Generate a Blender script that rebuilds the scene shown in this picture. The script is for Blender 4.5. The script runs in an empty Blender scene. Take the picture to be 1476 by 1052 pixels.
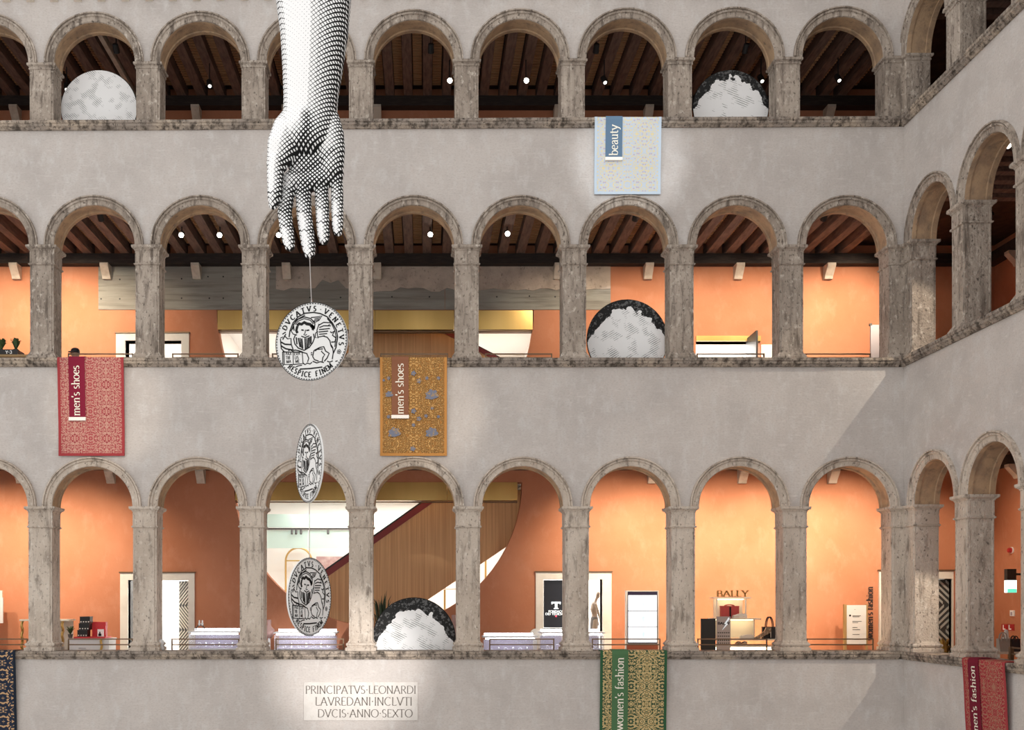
import bpy, bmesh, math, random
from mathutils import Vector, Matrix
from mathutils.geometry import tessellate_polygon

random.seed(7)
PI = math.pi
scene = bpy.context.scene
C = scene.collection

# ------------------------------------------------------------------ camera
# shift-lens architecture shot: the camera looks straight at the far arcade from the
# opposite gallery; vanishing point at pixel (612, 862) of 1476 x 1052, focal 1535 px
VX, VY, FP = 612.0, 862.0, 1535.0
CAM = Vector((0.0, -20.0, 8.0))
cam_d = bpy.data.cameras.new('camera')
cam_d.sensor_width = 36.0
cam_d.lens = 36.0 * FP / 1476.0
cam_d.shift_x = (738.0 - VX) / 1476.0
cam_d.shift_y = (VY - 526.0) / 1476.0
cam_d.clip_end = 200
cam = bpy.data.objects.new('camera', cam_d)
C.objects.link(cam)
cam.location = CAM
cam.rotation_euler = (PI / 2, 0, 0)
scene.camera = cam

# ------------------------------------------------------------------ daylight through the glazed courtyard roof
world = bpy.data.worlds.new('overcast_daylight')
scene.world = world
world.use_nodes = True
bg = world.node_tree.nodes['Background']
bg.inputs[0].default_value = (1.0, 0.983, 0.962, 1)
bg.inputs[1].default_value = 1.12
scene.view_settings.view_transform = 'Standard'
scene.view_settings.look = 'None'
scene.view_settings.exposure = 0.0
scene.view_settings.gamma = 1.0
scene.view_settings.use_curve_mapping = False


def add_spot(loc, aim, power, color, angle, blend=0.6, radius=0.12, parent=None, name='spot_light'):
    d = bpy.data.lights.new(name, 'SPOT')
    d.energy = power; d.color = color; d.spot_size = math.radians(angle); d.spot_blend = blend
    d.shadow_soft_size = radius
    o = bpy.data.objects.new(name, d); C.objects.link(o)
    o.location = loc
    o.rotation_euler = (Vector(aim) - Vector(loc)).to_track_quat('-Z', 'Y').to_euler()
    if parent is not None:
        o.parent = parent
        o.location = Vector(loc) - ORG[parent.name]
    return o


def add_area(loc, aim, power, color, sx, sy, name='area_light'):
    d = bpy.data.lights.new(name, 'AREA')
    d.energy = power; d.color = color; d.shape = 'RECTANGLE'; d.size = sx; d.size_y = sy
    o = bpy.data.objects.new(name, d); C.objects.link(o)
    o.location = loc
    o.rotation_euler = (Vector(aim) - Vector(loc)).to_track_quat('-Z', 'Y').to_euler()
    return o


def at(px, py, Y):
    """pixel of the photograph -> world point on the plane y = Y"""
    d = Y - CAM.y
    return Vector(((px - VX) * d / FP, Y, CAM.z - (py - VY) * d / FP))


COOL = (0.86, 0.94, 1.0)
WARM = (1.0, 0.84, 0.63)
WARM2 = (1.0, 0.88, 0.72)
# projectors in the opposite gallery that pick out carpets, inscription and hand
add_spot((2.0, -16.5, 17.4), (3.85, 0, 16.2), 4600, COOL, 8.8, 0.7, 0.05)
add_spot((-3.0, -17.5, 16.4), (-5.95, 0, 11.6), 4200, WARM2, 8.5, 0.8, 0.05)
add_spot((-1.0, -17.5, 16.4), (0.05, 0, 11.5), 3600, WARM2, 8.5, 0.8, 0.05)
add_spot((4.5, -17.5, 10.0), (-1.35, 0, 6.72), 15000, (1, 0.97, 0.94), 10.5, 1.0, 0.05)

# ------------------------------------------------------------------ materials
MATS = {}


def mat(name, color, rough=0.7, metal=0.0, noise=None, bump=0.0, bscale=40.0, emit=None, estr=0.0, alpha=None,
        transmission=0.0, spec=0.5):
    """noise: list of (scale, stretch(xyz), color2, lo, hi, detail)"""
    if name in MATS: return MATS[name]
    m = bpy.data.materials.new(name); m.use_nodes = True
    nt = m.node_tree; n = nt.nodes; l = nt.links
    b = n['Principled BSDF']
    b.inputs['Roughness'].default_value = rough
    b.inputs['Metallic'].default_value = metal
    b.inputs['Specular IOR Level'].default_value = spec
    if transmission: b.inputs['Transmission Weight'].default_value = transmission
    if alpha is not None: b.inputs['Alpha'].default_value = alpha
    if emit is not None:
        b.inputs['Emission Color'].default_value = (*emit, 1); b.inputs['Emission Strength'].default_value = estr
    b.inputs['Base Color'].default_value = (*color, 1)
    tc = n.new('ShaderNodeTexCoord')
    geo = n.new('ShaderNodeNewGeometry')
    prev = None
    for (sc, st, c2, lo, hi, det) in (noise or []):
        mp = n.new('ShaderNodeMapping'); l.new(geo.outputs['Position'], mp.inputs[0])
        mp.inputs['Scale'].default_value = st
        nz = n.new('ShaderNodeTexNoise'); l.new(mp.outputs[0], nz.inputs['Vector'])
        nz.inputs['Scale'].default_value = sc; nz.inputs['Detail'].default_value = det
        nz.inputs['Roughness'].default_value = 0.6
        mr = n.new('ShaderNodeMapRange'); l.new(nz.outputs['Fac'], mr.inputs[0])
        mr.inputs[1].default_value = lo; mr.inputs[2].default_value = hi
        mx = n.new('ShaderNodeMix'); mx.data_type = 'RGBA'
        l.new(mr.outputs[0], mx.inputs[0])
        if prev is None: mx.inputs[6].default_value = (*color, 1)
        else: l.new(prev, mx.inputs[6])
        mx.inputs[7].default_value = (*c2, 1)
        prev = mx.outputs[2]
    if prev is not None: l.new(prev, b.inputs['Base Color'])
    if bump:
        nz = n.new('ShaderNodeTexNoise'); nz.inputs['Scale'].default_value = bscale; nz.inputs['Detail'].default_value = 5
        l.new(geo.outputs['Position'], nz.inputs['Vector'])
        bp = n.new('ShaderNodeBump'); bp.inputs['Strength'].default_value = bump; bp.inputs['Distance'].default_value = 0.02
        l.new(nz.outputs['Fac'], bp.inputs['Height']); l.new(bp.outputs[0], b.inputs['Normal'])
    MATS[name] = m
    return m


one = (1, 1, 1)
mat('plaster', (0.56, 0.51, 0.475), 0.9, noise=[
    (0.9, (1, 1, 1), (0.475, 0.432, 0.405), 0.42, 0.68, 5),
    (3.5, (1.6, 1, 0.8), (0.60, 0.57, 0.545), 0.5, 0.75, 6),
    (22, (1, 1, 2.0), (0.40, 0.358, 0.33), 0.50, 0.84, 6), (7, (0.5, 1, 3.0), (0.66, 0.62, 0.585), 0.56, 0.86, 7)], bump=0.4, bscale=24, spec=0.2)
mat('stone', (0.45, 0.38, 0.318), 0.85, noise=[
    (1.4, (1, 1, 0.5), (0.30, 0.247, 0.202), 0.38, 0.62, 6),
    (6, (1.8, 1.8, 0.28), (0.145, 0.115, 0.093), 0.49, 0.68, 8),
    (9, (1.2, 1.2, 0.8), (0.56, 0.49, 0.42), 0.55, 0.68, 7),
    (17, (1.3, 1.3, 0.85), (0.11, 0.088, 0.072), 0.555, 0.68, 7)], bump=0.9, bscale=34, spec=0.25)
mat('stone_light', (0.60, 0.515, 0.435), 0.85, noise=[
    (1.4, (1, 1, 0.5), (0.47, 0.39, 0.32), 0.38, 0.62, 6),
    (5, (1.6, 1.6, 0.35), (0.21, 0.17, 0.138), 0.52, 0.70, 8),
    (11, (1.2, 1.2, 0.8), (0.66, 0.59, 0.515), 0.56, 0.69, 7),
    (17, (1.3, 1.3, 0.85), (0.15, 0.122, 0.10), 0.57, 0.70, 7)], bump=0.9, bscale=34, spec=0.25)
mat('stone_dark', (0.31, 0.26, 0.22), 0.9, noise=[
    (2.2, (0.6, 1, 1), (0.46, 0.375, 0.295), 0.45, 0.62, 6),
    (9, (1, 1, 0.6), (0.085, 0.068, 0.055), 0.46, 0.64, 8),
    (24, (1, 1, 1), (0.06, 0.05, 0.042), 0.57, 0.66, 5)], bump=0.9, bscale=30, spec=0.2)
mat('stone_soffit_warmlit', (0.50, 0.345, 0.215), 0.9, noise=[  # arch soffits: warm gallery light put into the stone's brown colour
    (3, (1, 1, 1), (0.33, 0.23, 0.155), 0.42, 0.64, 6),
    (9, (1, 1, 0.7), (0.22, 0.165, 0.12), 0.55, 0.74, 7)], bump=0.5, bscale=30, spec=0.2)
mat('orange', (0.55, 0.232, 0.13), 0.9, noise=[
    (0.8, (1, 1, 1), (0.49, 0.192, 0.10), 0.4, 0.7, 5),
    (4, (1, 1, 0.6), (0.59, 0.27, 0.165), 0.52, 0.8, 6)], bump=0.12, bscale=20, spec=0.2)
mat('red_plaster', (0.36, 0.105, 0.06), 0.9, noise=[(1.2, one, (0.42, 0.14, 0.085), 0.4, 0.7, 5)], spec=0.2)
mat('dark_wood', (0.22, 0.145, 0.118), 0.75, noise=[
    (3, (6, 1, 6), (0.13, 0.085, 0.07), 0.4, 0.65, 6)], bump=0.3, spec=0.3)
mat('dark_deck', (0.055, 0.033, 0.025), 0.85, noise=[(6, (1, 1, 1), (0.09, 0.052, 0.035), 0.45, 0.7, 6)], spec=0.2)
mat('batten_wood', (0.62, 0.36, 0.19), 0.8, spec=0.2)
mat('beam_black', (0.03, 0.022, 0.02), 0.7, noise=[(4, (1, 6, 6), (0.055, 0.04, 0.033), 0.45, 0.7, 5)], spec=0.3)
mat('corbel', (0.66, 0.58, 0.49), 0.85, noise=[(5, one, (0.5, 0.42, 0.34), 0.45, 0.7, 5)], spec=0.2)
mat('concrete', (0.27, 0.252, 0.222), 0.8, noise=[
    (1.2, (0.5, 1, 3), (0.35, 0.34, 0.30), 0.4, 0.65, 6),
    (2.4, (0.4, 1, 8), (0.185, 0.168, 0.148), 0.5, 0.72, 6)], bump=0.2, spec=0.3)
mat('rough_render', (0.55, 0.46, 0.39), 0.95, noise=[
    (3, one, (0.42, 0.345, 0.29), 0.42, 0.65, 6), (14, one, (0.24, 0.195, 0.165), 0.58, 0.75, 6)], bump=0.8, bscale=14, spec=0.1)
mat('brass', (0.66, 0.44, 0.15), 0.28, 0.7, noise=[(1.5, (1, 1, 0.1), (0.56, 0.36, 0.11), 0.4, 0.7, 3)])
mat('gold_rod', (0.55, 0.38, 0.15), 0.4, 0.9)
mat('bronze_rail', (0.17, 0.105, 0.06), 0.45, 0.6)
mat('white_room', (0.86, 0.85, 0.83), 0.8, spec=0.2)
mat('door_stone', (0.80, 0.76, 0.69), 0.75, noise=[(3, one, (0.72, 0.67, 0.6), 0.45, 0.7, 4)], spec=0.2)
mat('black', (0.012, 0.012, 0.013), 0.5)
mat('charcoal', (0.035, 0.033, 0.032), 0.5)
mat('red_rail', (0.22, 0.02, 0.02), 0.5)
mat('glass_pale', (0.80, 0.88, 0.87), 0.15, alpha=0.35)
mat('glass_green', (0.45, 0.60, 0.57), 0.25, alpha=0.9)
mat('print_white', (0.93, 0.93, 0.93), 0.6, spec=0.2)
mat('ink', (0.012, 0.012, 0.012), 0.6, spec=0.2)
mat('ink_soft', (0.07, 0.065, 0.06), 0.8, spec=0.1)
mat('incised', (0.17, 0.15, 0.135), 0.9, spec=0.1)
mat('coin_face', (0.80, 0.80, 0.79), 0.5, spec=0.3)
mat('coin_edge', (0.82, 0.82, 0.80), 0.5)
mat('wire', (0.55, 0.52, 0.5), 0.4, 0.5)
mat('lamp_glow', (1, 0.95, 0.88), 0.4, emit=(1, 0.9, 0.76), estr=14)
mat('lamp_glow_dim', (1, 0.95, 0.88), 0.4, emit=(1, 0.93, 0.82), estr=5)
mat('floor_stone', (0.52, 0.49, 0.46), 0.7, noise=[(2, one, (0.45, 0.42, 0.39), 0.4, 0.7, 4)])
mat('terrazzo', (0.5, 0.46, 0.42), 0.5)


def slat_wood(name, c1, c2, freq=34.0):
    m = bpy.data.materials.new(name); m.use_nodes = True
    n = m.node_tree.nodes; l = m.node_tree.links; b = n['Principled BSDF']
    b.inputs['Roughness'].default_value = 0.55
    geo = n.new('ShaderNodeNewGeometry')
    mp = n.new('ShaderNodeMapping'); mp.inputs['Scale'].default_value = (freq, 1, 0.5)
    l.new(geo.outputs['Position'], mp.inputs[0])
    nz = n.new('ShaderNodeTexNoise'); nz.inputs['Scale'].default_value = 1.0; nz.inputs['Detail'].default_value = 4
    l.new(mp.outputs[0], nz.inputs['Vector'])
    mr = n.new('ShaderNodeMapRange'); mr.inputs[1].default_value = 0.3; mr.inputs[2].default_value = 0.7
    l.new(nz.outputs['Fac'], mr.inputs[0])
    mx = n.new('ShaderNodeMix'); mx.data_type = 'RGBA'; l.new(mr.outputs[0], mx.inputs[0])
    mx.inputs[6].default_value = (*c1, 1); mx.inputs[7].default_value = (*c2, 1)
    l.new(mx.outputs[2], b.inputs['Base Color'])
    MATS[name] = m


slat_wood('slat_wood', (0.74, 0.44, 0.21), (0.55, 0.29, 0.12))

# ------------------------------------------------------------------ helpers
ORG = {}


def tag(o, label=None, cat=None, group=None, kind=None):
    if label: o['label'] = label
    if cat: o['category'] = cat
    if group: o['group'] = group
    if kind: o['kind'] = kind
    return o


def thing(name, loc, label, cat, group=None, kind=None):
    o = bpy.data.objects.new(name, None); C.objects.link(o)
    o.empty_display_size = 0.1
    o.location = loc
    ORG[o.name] = Vector(loc)
    return tag(o, label, cat, group, kind)


class MB:
    def __init__(s):
        s.v = []; s.f = []; s.m = []

    def add(s, verts, faces, mi=0):
        k = len(s.v)
        s.v += [tuple(p) for p in verts]
        s.f += [tuple(i + k for i in f) for f in faces]
        s.m += [mi] * len(faces)
        return s

    def box(s, x0, x1, y0, y1, z0, z1, mi=0):
        return s.add([(x0, y0, z0), (x1, y0, z0), (x1, y1, z0), (x0, y1, z0), (x0, y0, z1), (x1, y0, z1), (x1, y1, z1), (x0, y1, z1)],
                     [(0, 3, 2, 1), (4, 5, 6, 7), (0, 1, 5, 4), (1, 2, 6, 5), (2, 3, 7, 6), (3, 0, 4, 7)], mi)

    def bar(s, a, b, w, h=None, mi=0):
        """box beam between two points"""
        a = Vector(a); b = Vector(b); h = h or w
        d = (b - a).normalized()
        up = Vector((0, 0, 1)) if abs(d.z) < 0.95 else Vector((0, 1, 0))
        r = d.cross(up).normalized() * w / 2; u = r.cross(d).normalized() * h / 2
        vs = [p + q for p in (a, b) for q in (-r - u, r - u, r + u, -r + u)]
        return s.add(vs, [(0, 1, 2, 3), (7, 6, 5, 4), (0, 4, 5, 1), (1, 5, 6, 2), (2, 6, 7, 3), (3, 7, 4, 0)], mi)

    def tube(s, pts, rad, n=8, mi=0, flat=None):
        """tube along pts (radius a number or a list); flat = (axis, factor) squashes the section"""
        pts = [Vector(p) for p in pts]
        if not isinstance(rad, (list, tuple)): rad = [rad] * len(pts)
        k = len(s.v); ref = None
        for i, p in enumerate(pts):
            t = (pts[min(i + 1, len(pts) - 1)] - pts[max(i - 1, 0)]).normalized()
            if ref is None:
                ref = Vector((0, 1, 0)) if abs(t.y) < 0.9 else Vector((1, 0, 0))
            a = t.cross(ref).normalized(); b = t.cross(a).normalized(); ref = -b if b.dot(ref) < 0 else b
            b = ref = (ref - t * ref.dot(t)).normalized(); a = t.cross(b).normalized()
            for j in range(n):
                q = 2 * PI * j / n
                o = (a * math.cos(q) + b * math.sin(q)) * rad[i]
                if flat: o = o - flat[0] * o.dot(flat[0]) * (1 - flat[1])
                s.v.append(tuple(p + o))
        fs = []
        for i in range(len(pts) - 1):
            for j in range(n):
                fs.append((k + i * n + j, k + i * n + (j + 1) % n, k + (i + 1) * n + (j + 1) % n, k + (i + 1) * n + j))
        fs.append(tuple(k + j for j in reversed(range(n))))
        e = k + (len(pts) - 1) * n
        fs.append(tuple(e + j for j in range(n)))
        s.f += fs; s.m += [mi] * len(fs)
        return s

    def capsule(s, pts, rad, n=14, flat=None):
        """tube with rounded ends"""
        pts = [Vector(p) for p in pts]
        d0 = (pts[0] - pts[1]).normalized(); d1 = (pts[-1] - pts[-2]).normalized()
        P = []; R = []
        for q in (80, 60, 40, 20):
            a = math.radians(q); P.append(pts[0] + d0 * rad[0] * math.sin(a)); R.append(rad[0] * math.cos(a))
        P += pts; R += list(rad)
        for q in (20, 40, 60, 80):
            a = math.radians(q); P.append(pts[-1] + d1 * rad[-1] * math.sin(a)); R.append(rad[-1] * math.cos(a))
        return s.tube(P, R, n, flat=flat)

    def ellipsoid(s, c, rx, ry, rz, nu=16, nv=10, rot=None):
        c = Vector(c); k = len(s.v)
        for i in range(1, nv):
            a = PI * i / nv
            for j in range(nu):
                b = 2 * PI * j / nu
                p = Vector((rx * math.sin(a) * math.cos(b), ry * math.sin(a) * math.sin(b), rz * math.cos(a)))
                if rot is not None: p = rot @ p
                s.v.append(tuple(c + p))
        t = Vector((0, 0, rz)); t = rot @ t if rot is not None else t
        s.v.append(tuple(c + t)); s.v.append(tuple(c - t))
        T = len(s.v) - 2; fs = []
        for i in range(nv - 2):
            for j in range(nu):
                fs.append((k + i * nu + j, k + (i + 1) * nu + j, k + (i + 1) * nu + (j + 1) % nu, k + i * nu + (j + 1) % nu))
        for j in range(nu):
            fs.append((T, k + j, k + (j + 1) % nu)); fs.append((T + 1, k + (nv - 2) * nu + (j + 1) % nu, k + (nv - 2) * nu + j))
        s.f += fs; s.m += [0] * len(fs)
        return s

    def lathe(s, cx, cy, prof, n=16, mi=0):
        k = len(s.v); fs = []
        for (r, z) in prof:
            for j in range(n):
                a = 2 * PI * j / n; s.v.append((cx + r * math.cos(a), cy + r * math.sin(a), z))
        for i in range(len(prof) - 1):
            for j in range(n):
                fs.append((k + i * n + j, k + i * n + (j + 1) % n, k + (i + 1) * n + (j + 1) % n, k + (i + 1) * n + j))
        fs.append(tuple(k + j for j in reversed(range(n)))); e = k + (len(prof) - 1) * n
        fs.append(tuple(e + j for j in range(n)))
        s.f += fs; s.m += [mi] * len(fs)
        return s

    def plate(s, outer, holes, fn, t0, t1, mi=0):
        """2-D polygon with holes, extruded from t0 to t1; fn(u, z, t) -> point"""
        loops = [outer] + list(holes)
        flat = [p for lp in loops for p in lp]
        tris = tessellate_polygon([[Vector((p[0], p[1], 0)) for p in lp] for lp in loops])
        k = len(s.v); N = len(flat)
        s.v += [tuple(fn(p[0], p[1], t0)) for p in flat] + [tuple(fn(p[0], p[1], t1)) for p in flat]
        fs = [tuple(k + i for i in t) for t in tris] + [tuple(k + N + i for i in reversed(t)) for t in tris]
        o = 0
        for lp in loops:
            m_ = len(lp)
            for i in range(m_):
                a = o + i; b = o + (i + 1) % m_
                fs.append((k + a, k + b, k + N + b, k + N + a))
            o += m_
        s.f += fs; s.m += [mi] * len(fs)
        return s

    def build(s, name, mats, parent=None, smooth=False, local=False, recalc=True, org=None):
        me = bpy.data.meshes.new(name)
        if parent is not None: o_ = ORG[parent.name] if not local else Vector((0, 0, 0))
        elif org is not None: o_ = Vector(org)
        else:
            xs = [p[0] for p in s.v]; ys = [p[1] for p in s.v]; zs = [p[2] for p in s.v]
            o_ = Vector(((min(xs) + max(xs)) / 2, (min(ys) + max(ys)) / 2, min(zs)))
        me.from_pydata([(p[0] - o_.x, p[1] - o_.y, p[2] - o_.z) for p in s.v], [], s.f)
        if not isinstance(mats, (list, tuple)): mats = [mats]
        for m_ in mats: me.materials.append(MATS[m_] if isinstance(m_, str) else m_)
        me.polygons.foreach_set('material_index', s.m)
        if recalc:
            bm = bmesh.new(); bm.from_mesh(me)
            bmesh.ops.recalc_face_normals(bm, faces=bm.faces); bm.to_mesh(me); bm.free()
        if smooth: me.polygons.foreach_set('use_smooth', [True] * len(me.polygons))
        ob = bpy.data.objects.new(name, me); C.objects.link(ob)
        if parent is not None:
            ob.parent = parent; ORG[ob.name] = ORG[parent.name] if not local else Vector((0, 0, 0))
        else:
            ob.location = o_; ORG[ob.name] = o_
        return ob


def copy_tree(o, parent=None):
    c = o.copy(); C.objects.link(c); c.parent = parent
    ORG[c.name] = ORG.get(o.name, Vector((0, 0, 0)))
    for ch in list(o.children): copy_tree(ch, c)
    return c


ordinal = ['leftmost', 'second', 'third', 'fourth', 'fifth', 'sixth', 'seventh', 'eighth', 'ninth']

# ------------------------------------------------------------------ the three arcades
S = FP / 20.0                                   # px per metre on the facade plane
fx = lambda px: (px - VX) / S
fz = lambda py: CAM.z + (VY - py) / S
TH = 0.45                                       # wall thickness
XR = 9.0                                        # plane of the right-hand facade
XL = -11.25
R_IN, R_OUT = 0.745, 0.92
HW = 0.222                                      # half a pier

PIERS = {1: [-248, -94, 59.5, 213, 365, 520, 672.7, 826, 980.5, 1136.5],
         2: [-247, -93, 60, 212, 366, 519.5, 673, 828, 983, 1141],
         3: [-246, -94, 57.7, 208.5, 362.5, 520, 675, 832, 985, 1146]}
LAST = {1: 1276, 2: 1282, 3: 1285}              # left edge of the corner pier
RPIER = {1: [(1.60, 2.08), (3.63, 4.07), (5.6, 6.04), (7.57, 8.01)],
         2: [(1.80, 2.24), (3.76, 4.20), (5.72, 6.16), (7.68, 8.12)],
         3: [(1.91, 2.33), (3.90, 4.33), (5.9, 6.33), (7.88, 8.31)]}
RCORN = {1: 0.10, 2: 0.31, 3: 0.43}
REND = 10.0


def spring(row, x):
    if row == 1: return fz(91 - 8 * (x * S + VX - 60) / 1080)
    return {2: fz(354), 3: fz(730)}[row]


def sill(row, x):
    if row == 1: return fz(176.5 - 5 * (x * S + VX - 60) / 1080)
    return {2: fz(517.2), 3: fz(938)}[row]


SILL_T = 0.155
WTOP = 20.9
FLOOR = {1: 16.12, 2: 11.62, 3: 6.2}
JOIST = {1: 19.05, 2: 15.58, 3: 11.06}          # underside of the joists
BW = 3.65                                       # gallery back wall, distance behind the facade

front = lambda u, w, z: (u, w, z)
right = lambda u, w, z: (XR + w, -u, z)


def wall_panel(mb, fn, bays, zs_fn, ztop_fn, u0, u1):
    """solid wall with the round arches cut out. bays: (centre, radius)"""
    N = 24
    segs = []
    cur = u0
    for (c, r) in bays:
        segs.append(('flat', cur, c - r)); segs.append(('arch', c, r)); cur = c + r
    segs.append(('flat', cur, u1))
    for sg in segs:
        if sg[0] == 'flat':
            us = [sg[1], sg[2]]; zb = [zs_fn((sg[1] + sg[2]) / 2)] * 2
        else:
            c, r = sg[1], sg[2]
            us = [c - r * math.cos(PI * i / N) for i in range(N + 1)]
            zb = [zs_fn(c) + r * math.sin(PI * i / N) for i in range(N + 1)]
        for i in range(len(us) - 1):
            a, b = us[i], us[i + 1]
            if b - a < 1e-6: continue
            za, zb_, ta, tb = zb[i], zb[i + 1], ztop_fn(a), ztop_fn(b)
            p = [fn(a, 0, za), fn(b, 0, zb_), fn(b, 0, tb), fn(a, 0, ta), fn(a, TH, za), fn(b, TH, zb_), fn(b, TH, tb), fn(a, TH, ta)]
            mb.add(p, [(0, 1, 2, 3), (5, 4, 7, 6), (0, 4, 5, 1), (3, 2, 6, 7)])


PROF = [(0, TH + 0.01, 1), (0, 0.37, 1), (0.022, 0.36, 1), (0.022, 0.09, 1), (0, 0.08, 1), (0, 0.0, 1), (0.012, -0.02, 0), (0.095, -0.02, 0),
        (0.105, -0.045, 0), (0.13, -0.05, 0), (0.136, -0.036, 0), (0.148, -0.036, 0), (0.152, -0.07, 0), (0.175, -0.07, 0), (0.175, 0.0, 0), (0.178, TH, 0)]


def archivolt(fn, c, z0, r_in, parent, row):
    mb = MB(); N = 36; K = len(PROF)
    for i in range(N + 1):
        a = PI * i / N
        for (dr, w, mi) in PROF:
            r = r_in + dr
            mb.v.append(fn(c - r * math.cos(a), w, z0 + r * math.sin(a)))
    for i in range(N):
        for j in range(K):
            j2 = (j + 1) % K
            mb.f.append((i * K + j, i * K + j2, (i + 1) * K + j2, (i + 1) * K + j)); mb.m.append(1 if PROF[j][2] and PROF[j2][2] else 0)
    mb.f.append(tuple(range(K))); mb.m.append(0)
    mb.f.append(tuple(N * K + j for j in reversed(range(K)))); mb.m.append(0)
    return mb.build('archivolt', ['stone_light' if row == 3 else 'stone', 'stone_soffit_warmlit'], parent)


wall_f = thing('wall_front', (0, 0, 0), 'pale grey plaster courtyard wall pierced by three rows of arches', 'wall', kind='structure')
wall_r = thing('wall_right', (XR, 0, 0), 'pale grey plaster side wall receding towards the viewer at right', 'wall', kind='structure')

FB = {}; RB = {}
for row in (1, 2, 3):
    P = PIERS[row]
    edges = [(fx(p) - HW, fx(p) + HW) for p in P] + [(fx(LAST[row]), XR)]
    FB[row] = [((edges[i][1] + edges[i + 1][0]) / 2, (edges[i + 1][0] - edges[i][1]) / 2) for i in range(len(edges) - 1)]
    re_ = [(0, RCORN[row])] + RPIER[row] + [(REND - 0.3, REND)]
    RB[row] = [((re_[i][1] + re_[i + 1][0]) / 2, (re_[i + 1][0] - re_[i][1]) / 2) for i in range(len(re_) - 1)]

mbF = {}; mbR = {}
for row in (1, 2, 3):
    mb = MB()
    top = (lambda u: WTOP) if row == 1 else (lambda u, r=row: sill(r - 1, u) - SILL_T)
    wall_panel(mb, front, [(c, min(h, R_IN + 0.02) + 0.13) for c, h in FB[row]], lambda u, r=row: spring(r, u), top, XL, XR)
    if row == 3: mb.box(XL, XR, 0, TH, 0, sill(3, 0) - SILL_T)
    mb.build('plaster_field', 'plaster', wall_f)
    mb = MB()
    top = (lambda u: WTOP) if row == 1 else (lambda u, r=row: sill(r - 1, XR) - SILL_T)
    wall_panel(mb, right, [(c, min(h, R_IN + 0.02) + 0.13) for c, h in RB[row]], lambda u, r=row: spring(r, XR), top, -TH, REND)
    if row == 3: mb.box(XR, XR + TH, -REND, TH, 0, sill(3, XR) - SILL_T)
    mb.build('plaster_field', 'plaster', wall_r)
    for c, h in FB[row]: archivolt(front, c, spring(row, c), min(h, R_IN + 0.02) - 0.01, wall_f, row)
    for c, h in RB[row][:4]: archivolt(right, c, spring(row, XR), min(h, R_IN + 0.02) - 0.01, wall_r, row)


def rect_loft(mb, levels, hw, d0, d1):
    """levels: (z, outset); rectangular section with softly rebated corners"""
    k = len(mb.v)
    def ring(z, e):
        a = hw + e; f_, b_ = d0 - e, d1 + e; c = 0.035; s_ = 0.014
        return [(-a, f_ + s_, z), (-a + c, f_ + s_, z), (-a + c + .006, f_, z), (a - c - .006, f_, z), (a - c, f_ + s_, z), (a, f_ + s_, z),
                (a, f_ + c + .02, z), (a - .008, f_ + c + .03, z), (a - .008, b_ - c, z), (a, b_ - c + .01, z), (a, b_, z), (-a, b_, z),
                (-a, b_ - c + .01, z), (-a + .008, b_ - c, z), (-a + .008, f_ + c + .03, z), (-a, f_ + c + .02, z)]
    n = 16
    for (z, e) in levels: mb.v += ring(z, e)
    for i in range(len(levels) - 1):
        for j in range(n):
            mb.f.append((k + i * n + j, k + i * n + (j + 1) % n, k + (i + 1) * n + (j + 1) % n, k + (i + 1) * n + j)); mb.m.append(0)
    mb.f.append(tuple(k + j for j in range(n))); mb.m.append(0)
    e_ = k + (len(levels) - 1) * n
    mb.f.append(tuple(e_ + j for j in range(n))); mb.m.append(0)


def pier_levels(row, h):
    """-> base, shaft, capital level lists (z from 0 at the sill to h at the springing)"""
    if row == 1:
        base = []
        shaft = [(0, 0), (h - 0.12, 0)]
        cap = [(h - 0.12, 0.002), (h - 0.11, 0.016), (h - 0.085, 0.016), (h - 0.08, 0.006), (h - 0.06, 0.012), (h - 0.045, 0.04), (h - 0.035, 0.045), (h, 0.045)]
        return base, shaft, cap
    if row == 2:
        base = [(0, 0.055), (0.045, 0.055), (0.055, 0.045), (0.085, 0.03), (0.12, 0.006), (0.14, 0.001)]
        shaft = [(0.14, 0), (h - 0.37, 0)]
        n_ = h - 0.36
    else:
        base = [(0, 0.065), (0.06, 0.065), (0.066, 0.04), (0.09, 0.03), (0.10, 0.05), (0.125, 0.055), (0.145, 0.045), (0.155, 0.022), (0.175, 0.015), (0.19, 0.001)]
        shaft = [(0.19, 0), (h - 0.40, 0)]
        n_ = h - 0.39
    cap = [(n_ - 0.012, 0.002), (n_, 0.024), (n_ + 0.022, 0.03), (n_ + 0.03, 0.012), (n_ + 0.04, 0.006), (h - 0.10, 0.006), (h - 0.09, 0.018), (h - 0.075, 0.02),
           (h - 0.06, 0.045), (h - 0.045, 0.062), (h - 0.03, 0.066), (h, 0.066)]
    return base, shaft, cap


rowname = {1: 'top', 2: 'middle', 3: 'lowest'}
PROTO = {}


def pier(row, fn_loc, rotz, hw, h, label, zbase):
    t = thing('stone_pillar', fn_loc, label, 'pillar', 'pillars of the %s arcade' % rowname[row])
    t.rotation_euler.z = rotz
    key = (row, round(hw, 3), round(h, 2))
    if key not in PROTO:
        base, shaft, cap = pier_levels(row, h)
        L = {}
        for nm, lv in (('base', base), ('shaft', shaft), ('capital', cap)):
            if not lv: continue
            mb = MB(); rect_loft(mb, lv, hw, 0.0, TH); L[nm] = mb.build(nm, 'stone_light' if row == 3 else 'stone', t, local=True)
        PROTO[key] = L
    else:
        for nm, o in PROTO[key].items():
            c = o.copy(); C.objects.link(c); c.parent = t
    return t


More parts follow.
